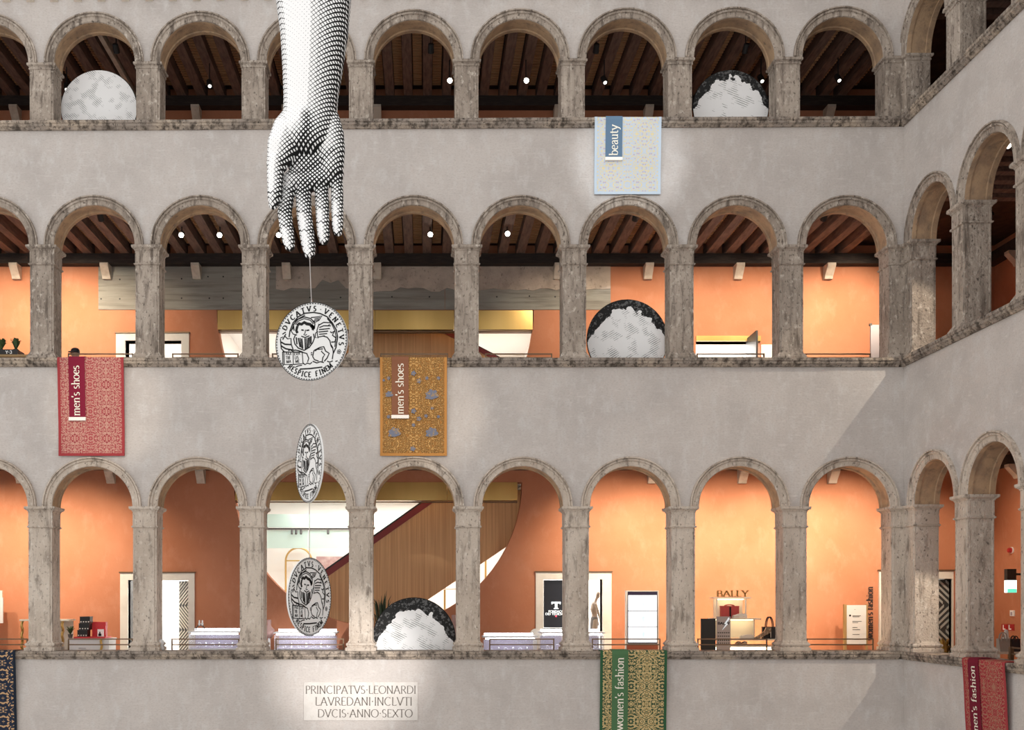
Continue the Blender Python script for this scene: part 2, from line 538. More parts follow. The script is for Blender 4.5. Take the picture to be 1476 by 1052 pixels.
for row in (1, 2, 3):
    for i, p in enumerate(PIERS[row]):
        if i == 0: continue
        x = fx(p); zb = sill(row, x); h = round(spring(row, x) - zb, 2)
        if i == 1: lab = 'weathered stone pillar at the far left edge of the %s arcade, cut off by the frame' % rowname[row]
        else: lab = 'weathered stone pillar, %s whole one from the left in the %s arcade' % (('first ' + ordinal[i - 2])[6:] if i > 2 else 'first', rowname[row])
        pier(row, (x, 0, zb), 0, HW, h, lab, zb)
    for i, (a, b) in enumerate(RPIER[row][:3]):
        zb = sill(row, XR); h = round(spring(row, XR) - zb, 2)
        u = (a + b) / 2
        # local -y (front) must point to -x
        pier(row, (XR, -u, zb), -PI / 2, (b - a) / 2, h, 'weathered stone pillar, %s from the corner in the %s arcade of the right-hand wall' % (['first', 'second', 'third'][i], rowname[row]), zb)


def corner_pier(row):
    xa = fx(LAST[row]); uc = RCORN[row]; zb = sill(row, XR); h = spring(row, XR) - zb
    t = thing('corner_pillar', (XR, 0, zb), 'L-shaped stone corner pillar of the %s arcade where the two walls meet' % rowname[row], 'pillar', 'corner pillars')
    for nm, lv in zip(('base', 'shaft', 'capital'), pier_levels(row, h)):
        if not lv: continue
        mb = MB(); k = 0; n = 10
        for (z, e) in lv:
            X0, Y0 = xa - XR, 0.0
            r_ = 0.014
            mb.v += [(X0 - e, -e + r_, z), (X0 - e + .035, -e + r_, z), (X0 - e + .04, -e, z), (-e, -e, z), (-e, -uc + .045, z), (-e + r_, -uc + .04, z), (-e + r_, -uc - e, z),
                     (TH + e, -uc - e, z), (TH + e, TH + e, z), (X0 - e, TH + e, z)]
        for i in range(len(lv) - 1):
            for j in range(n):
                mb.f.append((i * n + j, i * n + (j + 1) % n, (i + 1) * n + (j + 1) % n, (i + 1) * n + j)); mb.m.append(0)
        for q in (0, len(lv) - 1): mb.f.append(tuple(q * n + j for j in range(n))); mb.m.append(0)
        mb.build(nm, 'stone_light' if row == 3 else 'stone', t, local=True)


for row in (1, 2, 3): corner_pier(row)

# stubby eaves brackets just entering the frame at the top left
eb = None
k = 0
while True:
    xx = fx(10 - 34.2 * 6 + 34.2 * k); k += 1
    if xx > XR - 0.2: break
    zz = fz(3.2 - 8 * (xx * S + VX - 60) / 1080)
    if eb is None:
        mb = MB(); mb.plate([(0, 0), (-0.14, 0.05), (-0.14, 0.16), (0, 0.16)], [], lambda u, z, t: (t, u, z), -0.07, 0.07)
        eb = mb.build('eaves_bracket', 'corbel', wall_f, local=True); o = eb
    else:
        o = eb.copy(); C.objects.link(o); o.parent = wall_f
    o.location = (xx, 0, zz)

# sill courses: moulded ledges made of single stones
SP = [(-0.105, 0), (-0.105, -0.045), (-0.095, -0.055), (-0.085, -0.06), (-0.085, -0.10), (-0.075, -0.105), (-0.055, -0.12), (-0.035, -0.15), (-0.035, -SILL_T), (TH + 0.03, -SILL_T), (TH + 0.03, 0)]
ti = 1
for row in (1, 2, 3):
    for side in ('front', 'right'):
        fn = front if side == 'front' else right
        o = thing('trim_%d' % ti, (0, 0, sill(row, 0) - SILL_T) if side == 'front' else (XR, 0, sill(row, XR) - SILL_T),
                  'dark weathered stone sill ledge of the %s arcade on the %s wall' % (rowname[row], 'facing' if side == 'front' else 'right-hand'), 'ledge', kind='structure')
        ti += 1
        u = XL if side == 'front' else -TH - 0.03
        end = XR - 0.105 if side == 'front' else REND
        while u < end - 0.05:
            L = random.uniform(1.1, 2.3)
            b = min(u + L, end)
            if end - b < 0.5: b = end
            mb = MB(); K = len(SP)
            e = 0.0025; dw = random.uniform(-0.006, 0.006); dz = random.uniform(-0.003, 0.003)
            for uu in (u + e, b - e):
                zz = sill(row, uu if side == 'front' else XR) + dz
                mb.v += [fn(uu, w + (dw if w < 0 else 0), zz + z) for (w, z) in SP]
            for j in range(K): mb.f.append((j, (j + 1) % K, K + (j + 1) % K, K + j)); mb.m.append(0)
            mb.f.append(tuple(range(K))); mb.f.append(tuple(range(2 * K - 1, K - 1, -1))); mb.m += [0, 0]
            mb.build('sill_stone', 'stone_dark', o)
            u = b

# ------------------------------------------------------------------ galleries behind the arcades
mbx = MB(); mbx.box(-14, 16, -24, 12, -0.1, 0)
tag(mbx.build('floor', 'floor_stone'), 'pale stone courtyard floor below the arcades', 'floor', kind='structure')
XB = XR + BW                                    # back wall plane of the right gallery
YF = -REND
names = {1: 'top', 2: 'middle', 3: 'lowest'}
for row in (1, 2, 3):
    zf = FLOOR[row]
    mb = MB()
    mb.box(XL, XB, TH, BW, zf - 0.12, zf); mb.box(XR + TH, XB, YF, TH, zf - 0.12, zf)
    tag(mb.build('floor', 'terrazzo'), 'terrazzo gallery floor behind the %s arcade' % names[row], 'floor', kind='structure')


def px_loop(pts, Y):
    return [(at(x, y, Y).x, at(x, y, Y).z) for x, y in pts]


bx = lambda px: at(px, 0, BW).x
bz = lambda py: at(0, py, BW).z
DOORS = {1: [], 2: [(181, 262, 491), (1003, 1096, 492)], 3: [(185, 272, 836), (783, 868, 835), (1279, 1371, 834)]}
HOLE = {2: (bx(541), bz(447), 3.52), 3: (bx(545), bz(695), 3.20)}
wall_b = thing('wall_back', (0, BW, 0), 'terracotta orange plaster back wall of the galleries behind the arches', 'wall', kind='structure')
yfn = lambda u, z, t: (u, t, z)
for row in (1, 2, 3):
    z0 = FLOOR[row] - 0.12 if row == 3 else FLOOR[row]
    z1 = {1: 20.9, 2: FLOOR[1], 3: FLOOR[2]}[row]
    holes = []
    outer = [(XL, z0)]
    cuts = []
    for (a, b, ty) in DOORS[row]: cuts.append((bx(a), bx(b), bz(ty)))
    mb = MB()
    if row in HOLE:
        cx, cz, r = HOLE[row]
        zlow = FLOOR[row]
        if cz - r < zlow:
            a0 = math.asin((cz - zlow) / r)
            arc = [(cx + r * math.cos(a), cz - r * math.sin(a)) for a in [a0 * i / 24 for i in range(25)]]
            lft = [(2 * cx - x, z) for x, z in reversed(arc)]
            hole_bottom_open = (arc, lft)
            cuts.append(('shape', [lft[-1]] + [] , lft, arc))
        else:
            arc = [(cx + r * math.cos(PI * i / 48), cz - r * math.sin(PI * i / 48)) for i in range(49)]
            holes.append(arc)
    # outline with door notches along the floor
    notch = []
    for c in cuts:
        if c[0] == 'shape':
            lft, arc = c[2], c[3]
            notch.append((lft[0][0], [p for p in lft] + [p for p in arc]))
        else: notch.append((c[0], [(c[0], FLOOR[row]), (c[0], c[2]), (c[1], c[2]), (c[1], FLOOR[row])]))
    notch.sort(key=lambda q: q[0])
    if row == 3: outer = [(XL, FLOOR[3])]
    else: outer = [(XL, z0)]
    for _, pts in notch: outer += pts
    outer += [(XB, outer[0][1]), (XB, z1), (XL, z1)]
    mb.plate(outer, holes, yfn, BW, BW + 0.3)
    mb.build('orange_field', 'orange', wall_b)
tag(wall_b)
wall_rb = thing('wall_right_back', (XB, 0, 0), 'terracotta orange back wall of the right-hand galleries', 'wall', kind='structure')
for row in (1, 2, 3):
    z1 = {1: 20.9, 2: FLOOR[1], 3: FLOOR[2]}[row]
    mb = MB(); mb.box(XB, XB + 0.3, YF, BW + 0.3, FLOOR[row] - 0.1, z1); mb.build('orange_field', 'orange', wall_rb)
# far ends of the galleries
mb = MB(); mb.box(XL - 0.2, XL, TH, BW, FLOOR[3], 20.9)
tag(mb.build('wall_left', 'orange'), 'orange end wall closing the galleries at the left', 'wall', kind='structure')
mb = MB(); mb.box(XR, XB + 0.3, YF - 0.2, YF, FLOOR[3], 20.9)
tag(mb.build('wall_right_end', 'orange'), 'orange end wall closing the right-hand galleries', 'wall', kind='structure')

# timber ceilings
for row in (1, 2, 3):
    zj = JOIST[row]; jh = 0.25
    zt = {1: 19.6, 2: FLOOR[1] - 0.12, 3: FLOOR[2] - 0.12}[row]
    o = thing('ceiling', (0, TH, zj), 'dark timber joisted ceiling of the %s gallery' % names[row], 'ceiling', kind='structure')
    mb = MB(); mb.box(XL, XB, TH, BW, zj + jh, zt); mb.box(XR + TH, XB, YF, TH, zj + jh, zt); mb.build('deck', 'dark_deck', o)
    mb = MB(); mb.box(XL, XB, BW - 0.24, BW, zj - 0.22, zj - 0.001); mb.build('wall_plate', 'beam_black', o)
    mb = MB(); mb.box(XB - 0.24, XB, YF, BW - 0.25, zj - 0.22, zj - 0.001); mb.build('wall_plate', 'beam_black', o)
    sp = 0.415
    first = None
    x = XL + 0.1; bat = MB()
    while x < XR + TH:
        if first is None:
            mb = MB(); mb.box(-0.095, 0.095, 0, BW - TH, 0, jh)
            first = mb.build('joist', 'dark_wood', o, local=True); j = first
        else:
            j = first.copy(); C.objects.link(j); j.parent = o
        j.location = (x + random.uniform(-.02, .02), 0, 0)
        y = TH + 0.15
        while y < BW - 0.3 and row < 3:
            bat.box(x + 0.115, x + sp - 0.115, y, y + 0.045, zj + jh - 0.045, zj + jh - 0.001); y += 0.105
        x += sp
    if row < 3: tag(bat.build('cross_battens', 'batten_wood', o), kind='stuff')
    first = None
    y = TH - 0.2
    while y > YF:
        if first is None:
            mb = MB(); mb.box(XR + TH, XB, -0.095, 0.095, 0, jh)
            first = mb.build('joist', 'dark_wood', o, local=True); j = first
        else:
            j = first.copy(); C.objects.link(j); j.parent = o
        j.location = (0, y - TH, 0)
        y -= sp
    if row == 1:                                # one paler timber among the joists
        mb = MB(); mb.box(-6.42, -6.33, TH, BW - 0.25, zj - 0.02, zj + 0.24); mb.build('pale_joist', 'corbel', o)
    # stone corbels carrying the wall plate
    cf = None
    cz = zj - 0.22
    for k in range(11):
        px = -104 + 129.6 * k if row != 3 else -98 + 129.6 * k
        X = at(px, 0, BW).x
        if row in HOLE and row == 3 and bx(340) < X < bx(750): continue
        if cf is None:
            mb = MB(); mb.plate([(0, 0), (0, -0.30), (-0.10, -0.30), (-0.13, -0.24), (-0.30, -0.06), (-0.30, 0)], [], lambda u, z, t: (t, u, z), -0.09, 0.09)
            cf = mb.build('corbel', 'corbel', wall_b, local=True); c = cf
        else:
            c = cf.copy(); C.objects.link(c); c.parent = wall_b
        c.location = (X, 0, cz)
    for k in range(5):
        c = cf.copy(); C.objects.link(c); c.parent = wall_rb
        c.location = (0, 2.6 - 2.0 * k, cz); c.rotation_euler.z = -PI / 2
# ------------------------------------------------------------------ lettering: a small serif stroke alphabet
def arc(cx, cy, rx, ry, a0, a1, n=12):
    return [(cx + rx * math.cos(math.radians(a0 + (a1 - a0) * i / n)), cy + ry * math.sin(math.radians(a0 + (a1 - a0) * i / n))) for i in range(n + 1)]


# glyph: (advance, strokes, serif feet (x, y)); capitals are 1 high, small letters 0.64 with ascenders 1
G = {}
G['A'] = (0.86, [[(0.08, 0), (0.43, 1)], [(0.43, 1), (0.78, 0)], [(0.2, 0.34), (0.66, 0.34)]], [(0.08, 0), (0.78, 0)])
G['B'] = (0.68, [[(0.14, 0), (0.14, 1)], [(0.14, 1)] + arc(0.34, 0.76, 0.22, 0.24, 90, -90) + [(0.14, 0.52)], [(0.14, 0.52)] + arc(0.36, 0.26, 0.25, 0.26, 90, -90) + [(0.14, 0)]], [])
G['C'] = (0.86, [arc(0.47, 0.5, 0.38, 0.51, 48, 312, 20)], [])
G['D'] = (0.86, [[(0.14, 0), (0.14, 1)], [(0.14, 1)] + arc(0.36, 0.5, 0.42, 0.5, 90, -90, 18) + [(0.14, 0)]], [])
G['E'] = (0.62, [[(0.14, 0), (0.14, 1)], [(0.14, 1), (0.54, 1), (0.54, 0.93)], [(0.14, 0.52), (0.47, 0.52)], [(0.14, 0), (0.56, 0), (0.56, 0.08)]], [])
G['F'] = (0.58, [[(0.14, 0), (0.14, 1)], [(0.14, 1), (0.52, 1), (0.52, 0.93)], [(0.14, 0.52), (0.46, 0.52)]], [(0.14, 0)])
G['H'] = (0.84, [[(0.14, 0), (0.14, 1)], [(0.7, 0), (0.7, 1)], [(0.14, 0.52), (0.7, 0.52)]], [(0.14, 0), (0.14, 1), (0.7, 0), (0.7, 1)])
G['I'] = (0.32, [[(0.16, 0), (0.16, 1)]], [(0.16, 0), (0.16, 1)])
G['K'] = (0.74, [[(0.14, 0), (0.14, 1)], [(0.14, 0.45), (0.62, 1)], [(0.28, 0.6), (0.68, 0)]], [(0.14, 0), (0.14, 1)])
G['L'] = (0.60, [[(0.14, 0), (0.14, 1)], [(0.14, 0), (0.54, 0), (0.54, 0.09)]], [(0.14, 1)])
G['M'] = (0.98, [[(0.12, 0), (0.18, 1)], [(0.18, 1), (0.49, 0.05)], [(0.49, 0.05), (0.8, 1)], [(0.8, 1), (0.86, 0)]], [(0.12, 0), (0.86, 0)])
G['N'] = (0.84, [[(0.14, 0), (0.14, 1)], [(0.14, 1), (0.7, 0)], [(0.7, 0), (0.7, 1)]], [(0.14, 0), (0.7, 1)])
G['O'] = (0.96, [arc(0.48, 0.5, 0.41, 0.51, 0, 360, 26)], [])
G['P'] = (0.62, [[(0.14, 0), (0.14, 1)], [(0.14, 1)] + arc(0.32, 0.75, 0.24, 0.25, 90, -90) + [(0.14, 0.5)]], [(0.14, 0)])
G['R'] = (0.72, [[(0.14, 0), (0.14, 1)], [(0.14, 1)] + arc(0.33, 0.75, 0.24, 0.25, 90, -90) + [(0.14, 0.5)], [(0.34, 0.5), (0.68, 0)]], [(0.14, 0)])
G['S'] = (0.60, [arc(0.3, 0.75, 0.19, 0.255, 40, 250, 10) + arc(0.29, 0.25, 0.22, 0.255, 75, -145, 12)], [])
G['T'] = (0.70, [[(0.35, 0), (0.35, 1)], [(0.04, 0.92), (0.04, 1), (0.66, 1), (0.66, 0.92)]], [(0.35, 0)])
G['V'] = (0.80, [[(0.06, 1), (0.4, 0)], [(0.4, 0), (0.74, 1)]], [(0.06, 1), (0.74, 1)])
G['X'] = (0.80, [[(0.08, 1), (0.72, 0)], [(0.08, 0), (0.72, 1)]], [(0.08, 0), (0.72, 1)])
G['Y'] = (0.76, [[(0.06, 1), (0.38, 0.48)], [(0.7, 1), (0.38, 0.48)], [(0.38, 0.48), (0.38, 0)]], [(0.38, 0), (0.06, 1), (0.7, 1)])
G['3'] = (0.60, [arc(0.27, 0.75, 0.22, 0.25, 150, -90, 12) + arc(0.27, 0.25, 0.25, 0.25, 90, -150, 12)], [])
G['.'] = (0.34, [[(0.17, 0.42), (0.17, 0.56)]], [])      # raised dot
G['-'] = (0.40, [[(0.06, 0.48), (0.34, 0.48)]], [])
G[' '] = (0.34, [], [])
G["'"] = (0.20, [[(0.12, 1.0), (0.08, 0.76)]], [])
_n = [(0.14, 0.44), (0.24, 0.58), (0.36, 0.64), (0.46, 0.60), (0.5, 0.46), (0.5, 0)]
_f = lambda y: [(0.04, y - 0.02), (0.14, y + 0.01)]
G['n'] = (0.62, [[(0.14, 0), (0.14, 0.64)], _f(0.62), _n], [(0.14, 0), (0.5, 0)])
G['h'] = (0.62, [[(0.14, 0), (0.14, 1)], _f(0.98), _n], [(0.14, 0), (0.5, 0)])
G['m'] = (0.94, [[(0.14, 0), (0.14, 0.64)], _f(0.62), [(x * 0.92 + 0.01, y) for x, y in _n], [(x * 0.92 + 0.34, y) for x, y in _n]], [(0.14, 0), (0.47, 0), (0.8, 0)])
G['u'] = (0.62, [[(0.13, 0.64), (0.13, 0.18), (0.17, 0.05), (0.26, 0), (0.38, 0.04), (0.48, 0.18)], [(0.48, 0), (0.48, 0.64)], [(0.03, 0.63), (0.13, 0.64)], [(0.38, 0.63), (0.48, 0.64)], [(0.48, 0.01), (0.58, 0.03)]], [])
G['b'] = (0.62, [[(0.14, 0), (0.14, 1)], _f(0.98), [(0.14, 0.46)] + arc(0.32, 0.32, 0.22, 0.32, 110, -110, 14) + [(0.14, 0.08)]], [])
G['o'] = (0.62, [arc(0.31, 0.32, 0.24, 0.33, 0, 360, 22)], [])
G['e'] = (0.56, [[(0.08, 0.36), (0.48, 0.36)] + arc(0.29, 0.32, 0.21, 0.32, 10, 315, 18)], [])
G['a'] = (0.54, [[(0.09, 0.5), (0.16, 0.61), (0.27, 0.64), (0.36, 0.6), (0.4, 0.48), (0.4, 0.1), (0.44, 0.01), (0.52, 0.03)], [(0.4, 0.4), (0.2, 0.34), (0.09, 0.22), (0.09, 0.1), (0.17, 0), (0.28, 0.02), (0.4, 0.14)]], [])
G['s'] = (0.46, [arc(0.23, 0.48, 0.14, 0.165, 40, 250, 9) + arc(0.22, 0.16, 0.16, 0.165, 75, -145, 10)], [])
G['t'] = (0.40, [[(0.16, 0.86), (0.16, 0.14), (0.2, 0.02), (0.28, 0), (0.37, 0.06)], [(0.03, 0.62), (0.36, 0.62)]], [])
G['y'] = (0.56, [[(0.05, 0.64), (0.29, 0.02)], [(0.51, 0.64), (0.29, 0.02), (0.2, -0.2), (0.12, -0.28), (0.04, -0.27)]], [(0.07, 0.64), (0.5, 0.64)])
G['w'] = (0.86, [[(0.05, 0.64), (0.25, 0)], [(0.25, 0), (0.43, 0.6)], [(0.43, 0.64), (0.63, 0)], [(0.63, 0), (0.81, 0.64)]], [(0.07, 0.64), (0.43, 0.64), (0.8, 0.64)])
G['f'] = (0.38, [[(0.16, 0), (0.16, 0.78), (0.2, 0.93), (0.28, 1.0), (0.4, 0.96)], [(0.03, 0.62), (0.33, 0.62)]], [(0.16, 0)])
G['i'] = (0.32, [[(0.16, 0), (0.16, 0.64)], _f(0.62), [(0.16, 0.84), (0.16, 0.95)]], [(0.16, 0)])


def ribbon(mb, pts, wfun, fn):
    """flat stroke; pts 2-D; wfun(dx, dy) -> width; fn(x, y) -> 3-D"""
    k = len(mb.v); n = len(pts)
    for i, p in enumerate(pts):
        a = pts[max(i - 1, 0)]; b = pts[min(i + 1, n - 1)]
        dx, dy = b[0] - a[0], b[1] - a[1]; L = math.hypot(dx, dy) or 1
        dx /= L; dy /= L; w = wfun(dx, dy) / 2
        mb.v.append(tuple(fn(p[0] - dy * w, p[1] + dx * w))); mb.v.append(tuple(fn(p[0] + dy * w, p[1] - dx * w)))
    for i in range(n - 1):
        mb.f.append((k + 2 * i, k + 2 * i + 1, k + 2 * i + 3, k + 2 * i + 2)); mb.m.append(0)


def text_len(s): return sum(G[c][0] for c in s)


def glyphs(mb, s, fn, thick=0.13, thin=0.055, serif=0.2):
    """writes s from (0, 0) in em units; fn(x, y) -> 3-D"""
    x0 = 0
    wf = lambda dx, dy: thin + (thick - thin) * abs(dy) ** 1.3
    for c in s:
        adv, st, sf = G[c]
        for p in st: ribbon(mb, [(x0 + x, y) for x, y in p], wf, fn)
        for (x, y) in sf:
            if serif: ribbon(mb, [(x0 + x - serif / 2, y), (x0 + x + serif / 2, y)], lambda a, b: thin, fn)
        x0 += adv
    return x0


def letters(s, fn, material, parent, thick=0.13, thin=0.055, serif=0.2, local=False):
    """each character a child object of its own"""
    x0 = 0
    for c in s:
        if c != ' ':
            mb = MB(); glyphs(mb, c, lambda x, y: fn(x0 + x, y), thick, thin, serif)
            mb.build('letter', material, parent, recalc=False, local=local)
        x0 += G[c][0]


# ------------------------------------------------------------------ hanging printed carpets
def pattern(name, ground, fig, accent, tile=(0.6, 0.75), freq=1.0, bump=0.0, thr=0.5):
    """mirrored arabesque repeat woven in three colours"""
    m = bpy.data.materials.new(name); m.use_nodes = True
    n = m.node_tree.nodes; l = m.node_tree.links; b = n['Principled BSDF']
    b.inputs['Roughness'].default_value = 0.85; b.inputs['Specular IOR Level'].default_value = 0.2
    tc = n.new('ShaderNodeTexCoord'); sx = n.new('ShaderNodeSeparateXYZ'); l.new(tc.outputs['UV'], sx.inputs[0])

    def math_(op, a, b_=None, c=None):
        q = n.new('ShaderNodeMath'); q.operation = op
        for i, v in enumerate((a, b_, c)):
            if v is None: continue
            if isinstance(v, (int, float)): q.inputs[i].default_value = v
            else: l.new(v, q.inputs[i])
        return q.outputs[0]
    u = math_('PINGPONG', sx.outputs[0], tile[0] / 2); v = math_('PINGPONG', sx.outputs[1], tile[1] / 2)
    cb = n.new('ShaderNodeCombineXYZ'); l.new(u, cb.inputs[0]); l.new(v, cb.inputs[1])
    nz = n.new('ShaderNodeTexNoise'); nz.inputs['Scale'].default_value = 7 * freq; nz.inputs['Detail'].default_value = 2
    l.new(cb.outputs[0], nz.inputs['Vector'])
    vo = n.new('ShaderNodeTexVoronoi'); vo.inputs['Scale'].default_value = 9 * freq; l.new(cb.outputs[0], vo.inputs['Vector'])
    w = math_('SINE', math_('ADD', math_('MULTIPLY', nz.outputs['Fac'], 46), math_('MULTIPLY', vo.outputs['Distance'], 7)))
    # medallion rings at tile corners
    rr = math_('SQRT', math_('ADD', math_('MULTIPLY', u, u), math_('MULTIPLY', v, v)))
    ring = math_('SINE', math_('MULTIPLY', rr, 95 * freq))
    near = math_('LESS_THAN', rr, 0.16)
    f1 = math_('GREATER_THAN', math_('ADD', w, math_('MULTIPLY', math_('MULTIPLY', ring, near), 0.9)), thr - 0.5)
    vo2 = n.new('ShaderNodeTexVoronoi'); vo2.inputs['Scale'].default_value = 15 * freq; l.new(cb.outputs[0], vo2.inputs['Vector'])
    f2 = math_('LESS_THAN', vo2.outputs['Distance'], 0.26)
    mx = n.new('ShaderNodeMix'); mx.data_type = 'RGBA'; l.new(f1, mx.inputs[0]); mx.inputs[6].default_value = (*ground, 1); mx.inputs[7].default_value = (*fig, 1)
    m2 = n.new('ShaderNodeMix'); m2.data_type = 'RGBA'; l.new(f2, m2.inputs[0]); l.new(mx.outputs[2], m2.inputs[6]); m2.inputs[7].default_value = (*accent, 1)
    l.new(m2.outputs[2], b.inputs['Base Color'])
    if bump:
        bp = n.new('ShaderNodeBump'); bp.inputs['Strength'].default_value = bump; bp.inputs['Distance'].default_value = 0.02
        l.new(w, bp.inputs['Height']); l.new(bp.outputs[0], b.inputs['Normal'])
    MATS[name] = m


pattern('weave_pale', (0.50, 0.55, 0.62), (0.66, 0.57, 0.36), (0.45, 0.40, 0.52), (0.62, 0.62), 1.1, thr=0.85)
pattern('weave_red', (0.37, 0.07, 0.075), (0.52, 0.28, 0.22), (0.27, 0.04, 0.05), (0.60, 0.50), 1.5)
pattern('weave_gold', (0.48, 0.22, 0.06), (0.66, 0.37, 0.13), (0.56, 0.29, 0.09), (1.25, 0.80), 1.5, bump=0.9, thr=0.4)
pattern('weave_green', (0.05, 0.085, 0.045), (0.56, 0.42, 0.20), (0.30, 0.22, 0.09), (0.58, 0.66), 1.15, thr=0.35)
pattern('weave_crimson', (0.32, 0.03, 0.04), (0.36, 0.165, 0.11), (0.42, 0.05, 0.05), (0.62, 0.80), 1.2)
pattern('weave_navy', (0.018, 0.025, 0.045), (0.52, 0.32, 0.17), (0.03, 0.04, 0.06), (0.5, 0.44), 0.8, thr=0.8)
for nm, c in (('band_blue', (0.115, 0.185, 0.27)), ('band_crimson', (0.21, 0.012, 0.035)), ('band_brown', (0.24, 0.10, 0.055)), ('band_green', (0.075, 0.165, 0.075)),
              ('band_wine', (0.16, 0.008, 0.025)), ('edge_pale', (0.50, 0.58, 0.66)), ('edge_red', (0.34, 0.045, 0.05)), ('edge_gold', (0.50, 0.23, 0.065)),
              ('edge_green', (0.03, 0.10, 0.045)), ('edge_navy', (0.012, 0.018, 0.03)), ('letter_cream', (0.88, 0.82, 0.70)), ('hem_white', (0.85, 0.80, 0.74))):
    mat(nm, c, 0.85, spec=0.2)


def uv_from(ob, fn):
    me = ob.data; uv = me.uv_layers.new(name='UVMap')
    for lp in me.loops:
        uv.data[lp.index].uv = fn(me.vertices[lp.vertex_index].co)


def carpet(fn, side, u0, u1, ztop, zbot, weave, edge, label, strip=None, group='printed carpets hanging from the sills'):
    """strip: (us0, us1, zs, material, text, text z start, length, u of baseline, ascender height, letter material)"""
    t = thing('hanging_tapestry', fn((u0 + u1) / 2, -0.12, zbot), label, 'carpet', group)
    # drape path: from inside the sill, over the lip, down the wall
    def path(off):
        P = [(0.16, ztop + 0.012 + off), (0.0, ztop + 0.014 + off), (-0.085, ztop + 0.012 + off), (-0.118 - off * .7, ztop + 0.0 + off * .7), (-0.125 - off, ztop - 0.05)]
        nseg = 14
        for i in range(1, nseg + 1):
            q = i / nseg
            P.append((-0.125 - off + 0.075 * min(1, q * 1.5) + 0.004 * math.sin(q * 9), ztop - 0.05 - (ztop - 0.05 - zbot) * q))
        return P

    def sheet(a, b, off, th, zend=None):
        mb = MB(); P = [p for p in path(off) if zend is None or p[1] >= zend - 1e-6]
        if zend is not None: P.append((P[-1][0], zend))
        I = [(w + th, z) for w, z in P]
        I = [(w + (th if z < ztop - 0.01 else 0), z - (0 if z < ztop - 0.01 else th)) for w, z in P]
        nu = 10; k = len(P); us = [a + (b - a) * i / nu for i in range(nu + 1)]
        for i, u in enumerate(us):
            wob = 0.006 * math.sin(u * 7 + zbot)
            mb.v += [fn(u, w + (wob if z < ztop - .1 else 0), z) for w, z in P] + [fn(u, w + (wob if z < ztop - .1 else 0), z) for w, z in I]
        for i in range(nu):
            A, B = i * 2 * k, (i + 1) * 2 * k
            for j in range(k - 1):
                mb.f.append((A + j, B + j, B + j + 1, A + j + 1)); mb.m.append(0)
                mb.f.append((A + k + j, A + k + j + 1, B + k + j + 1, B + k + j)); mb.m.append(0)
            mb.f.append((A + k - 1, B + k - 1, B + 2 * k - 1, A + 2 * k - 1)); mb.m.append(0)
            mb.f.append((A, A + k, B + k, B)); mb.m.append(0)
        for A in (0, nu * 2 * k):
            for j in range(k - 1): mb.f.append((A + j, A + j + 1, A + k + j + 1, A + k + j)); mb.m.append(0)
        return mb
    ob = sheet(u0, u1, 0.0, 0.008).build('woven_field', weave, t, smooth=False)
    o_ = ORG[t.name]
    if side == 'front': uv_from(ob, lambda c: (c.x + o_.x - u0, -(c.z + o_.z) + ztop))
    else: uv_from(ob, lambda c: (-(c.y + o_.y) - u0, -(c.z + o_.z) + ztop))
    for a, b in ((u0 - .004, u0 + 0.045), (u1 - 0.045, u1 + .004)): sheet(a, b, 0.004, 0.006).build('side_border', edge, t)
    mb = MB(); p = path(0)[-1]
    q = [fn(u, w, z) for u in (u0, u1) for w, z in ((p[0] - 0.012, zbot - .004), (p[0] + 0.008, zbot - .004), (p[0] + 0.008, zbot + 0.045), (p[0] - 0.012, zbot + 0.045))]
    mb.add(q, [(0, 1, 2, 3), (4, 5, 6, 7), (0, 4, 5, 1), (1, 5, 6, 2), (2, 6, 7, 3), (3, 7, 4, 0)]); mb.build('hem', edge, t)
    if strip:
        us0, us1, zs, bm_, txt, tz, ln, ub, asc, lm = strip
        st = sheet(us0, us1, 0.016, 0.006, zs).build('name_band', bm_, t)
        P = path(0.016)
        def woff(z):
            for (w1, z1), (w2, z2) in zip(P[3:], P[4:]):
                if z2 <= z <= z1: return w1 + (w2 - w1) * (z1 - z) / (z1 - z2 + 1e-9)
            return P[-1][0]
        sc = ln / text_len(txt)
        wb = lambda u: 0.006 * math.sin(u * 7 + zbot)
        letters(txt, lambda x, y: fn(ub - y * asc, woff(tz + x * sc) + wb(ub) - 0.008, tz + x * sc), lm, st, 0.13, 0.055, 0.2)
        if zs > zbot + 0.1:
            mb = MB(); w_ = woff(zs)
            q = [fn(u, w, z) for u in (us0 - .006, us1 + .006) for w, z in ((w_ - 0.03, zs - 0.035), (w_ + 0.01, zs - 0.035), (w_ + 0.01, zs + 0.03), (w_ - 0.015, zs + 0.03))]
            mb.add(q, [(0, 1, 2, 3), (4, 5, 6, 7), (0, 4, 5, 1), (1, 5, 6, 2), (2, 6, 7, 3), (3, 7, 4, 0)]); mb.build('rolled_hem', 'hem_white', st)
    return t


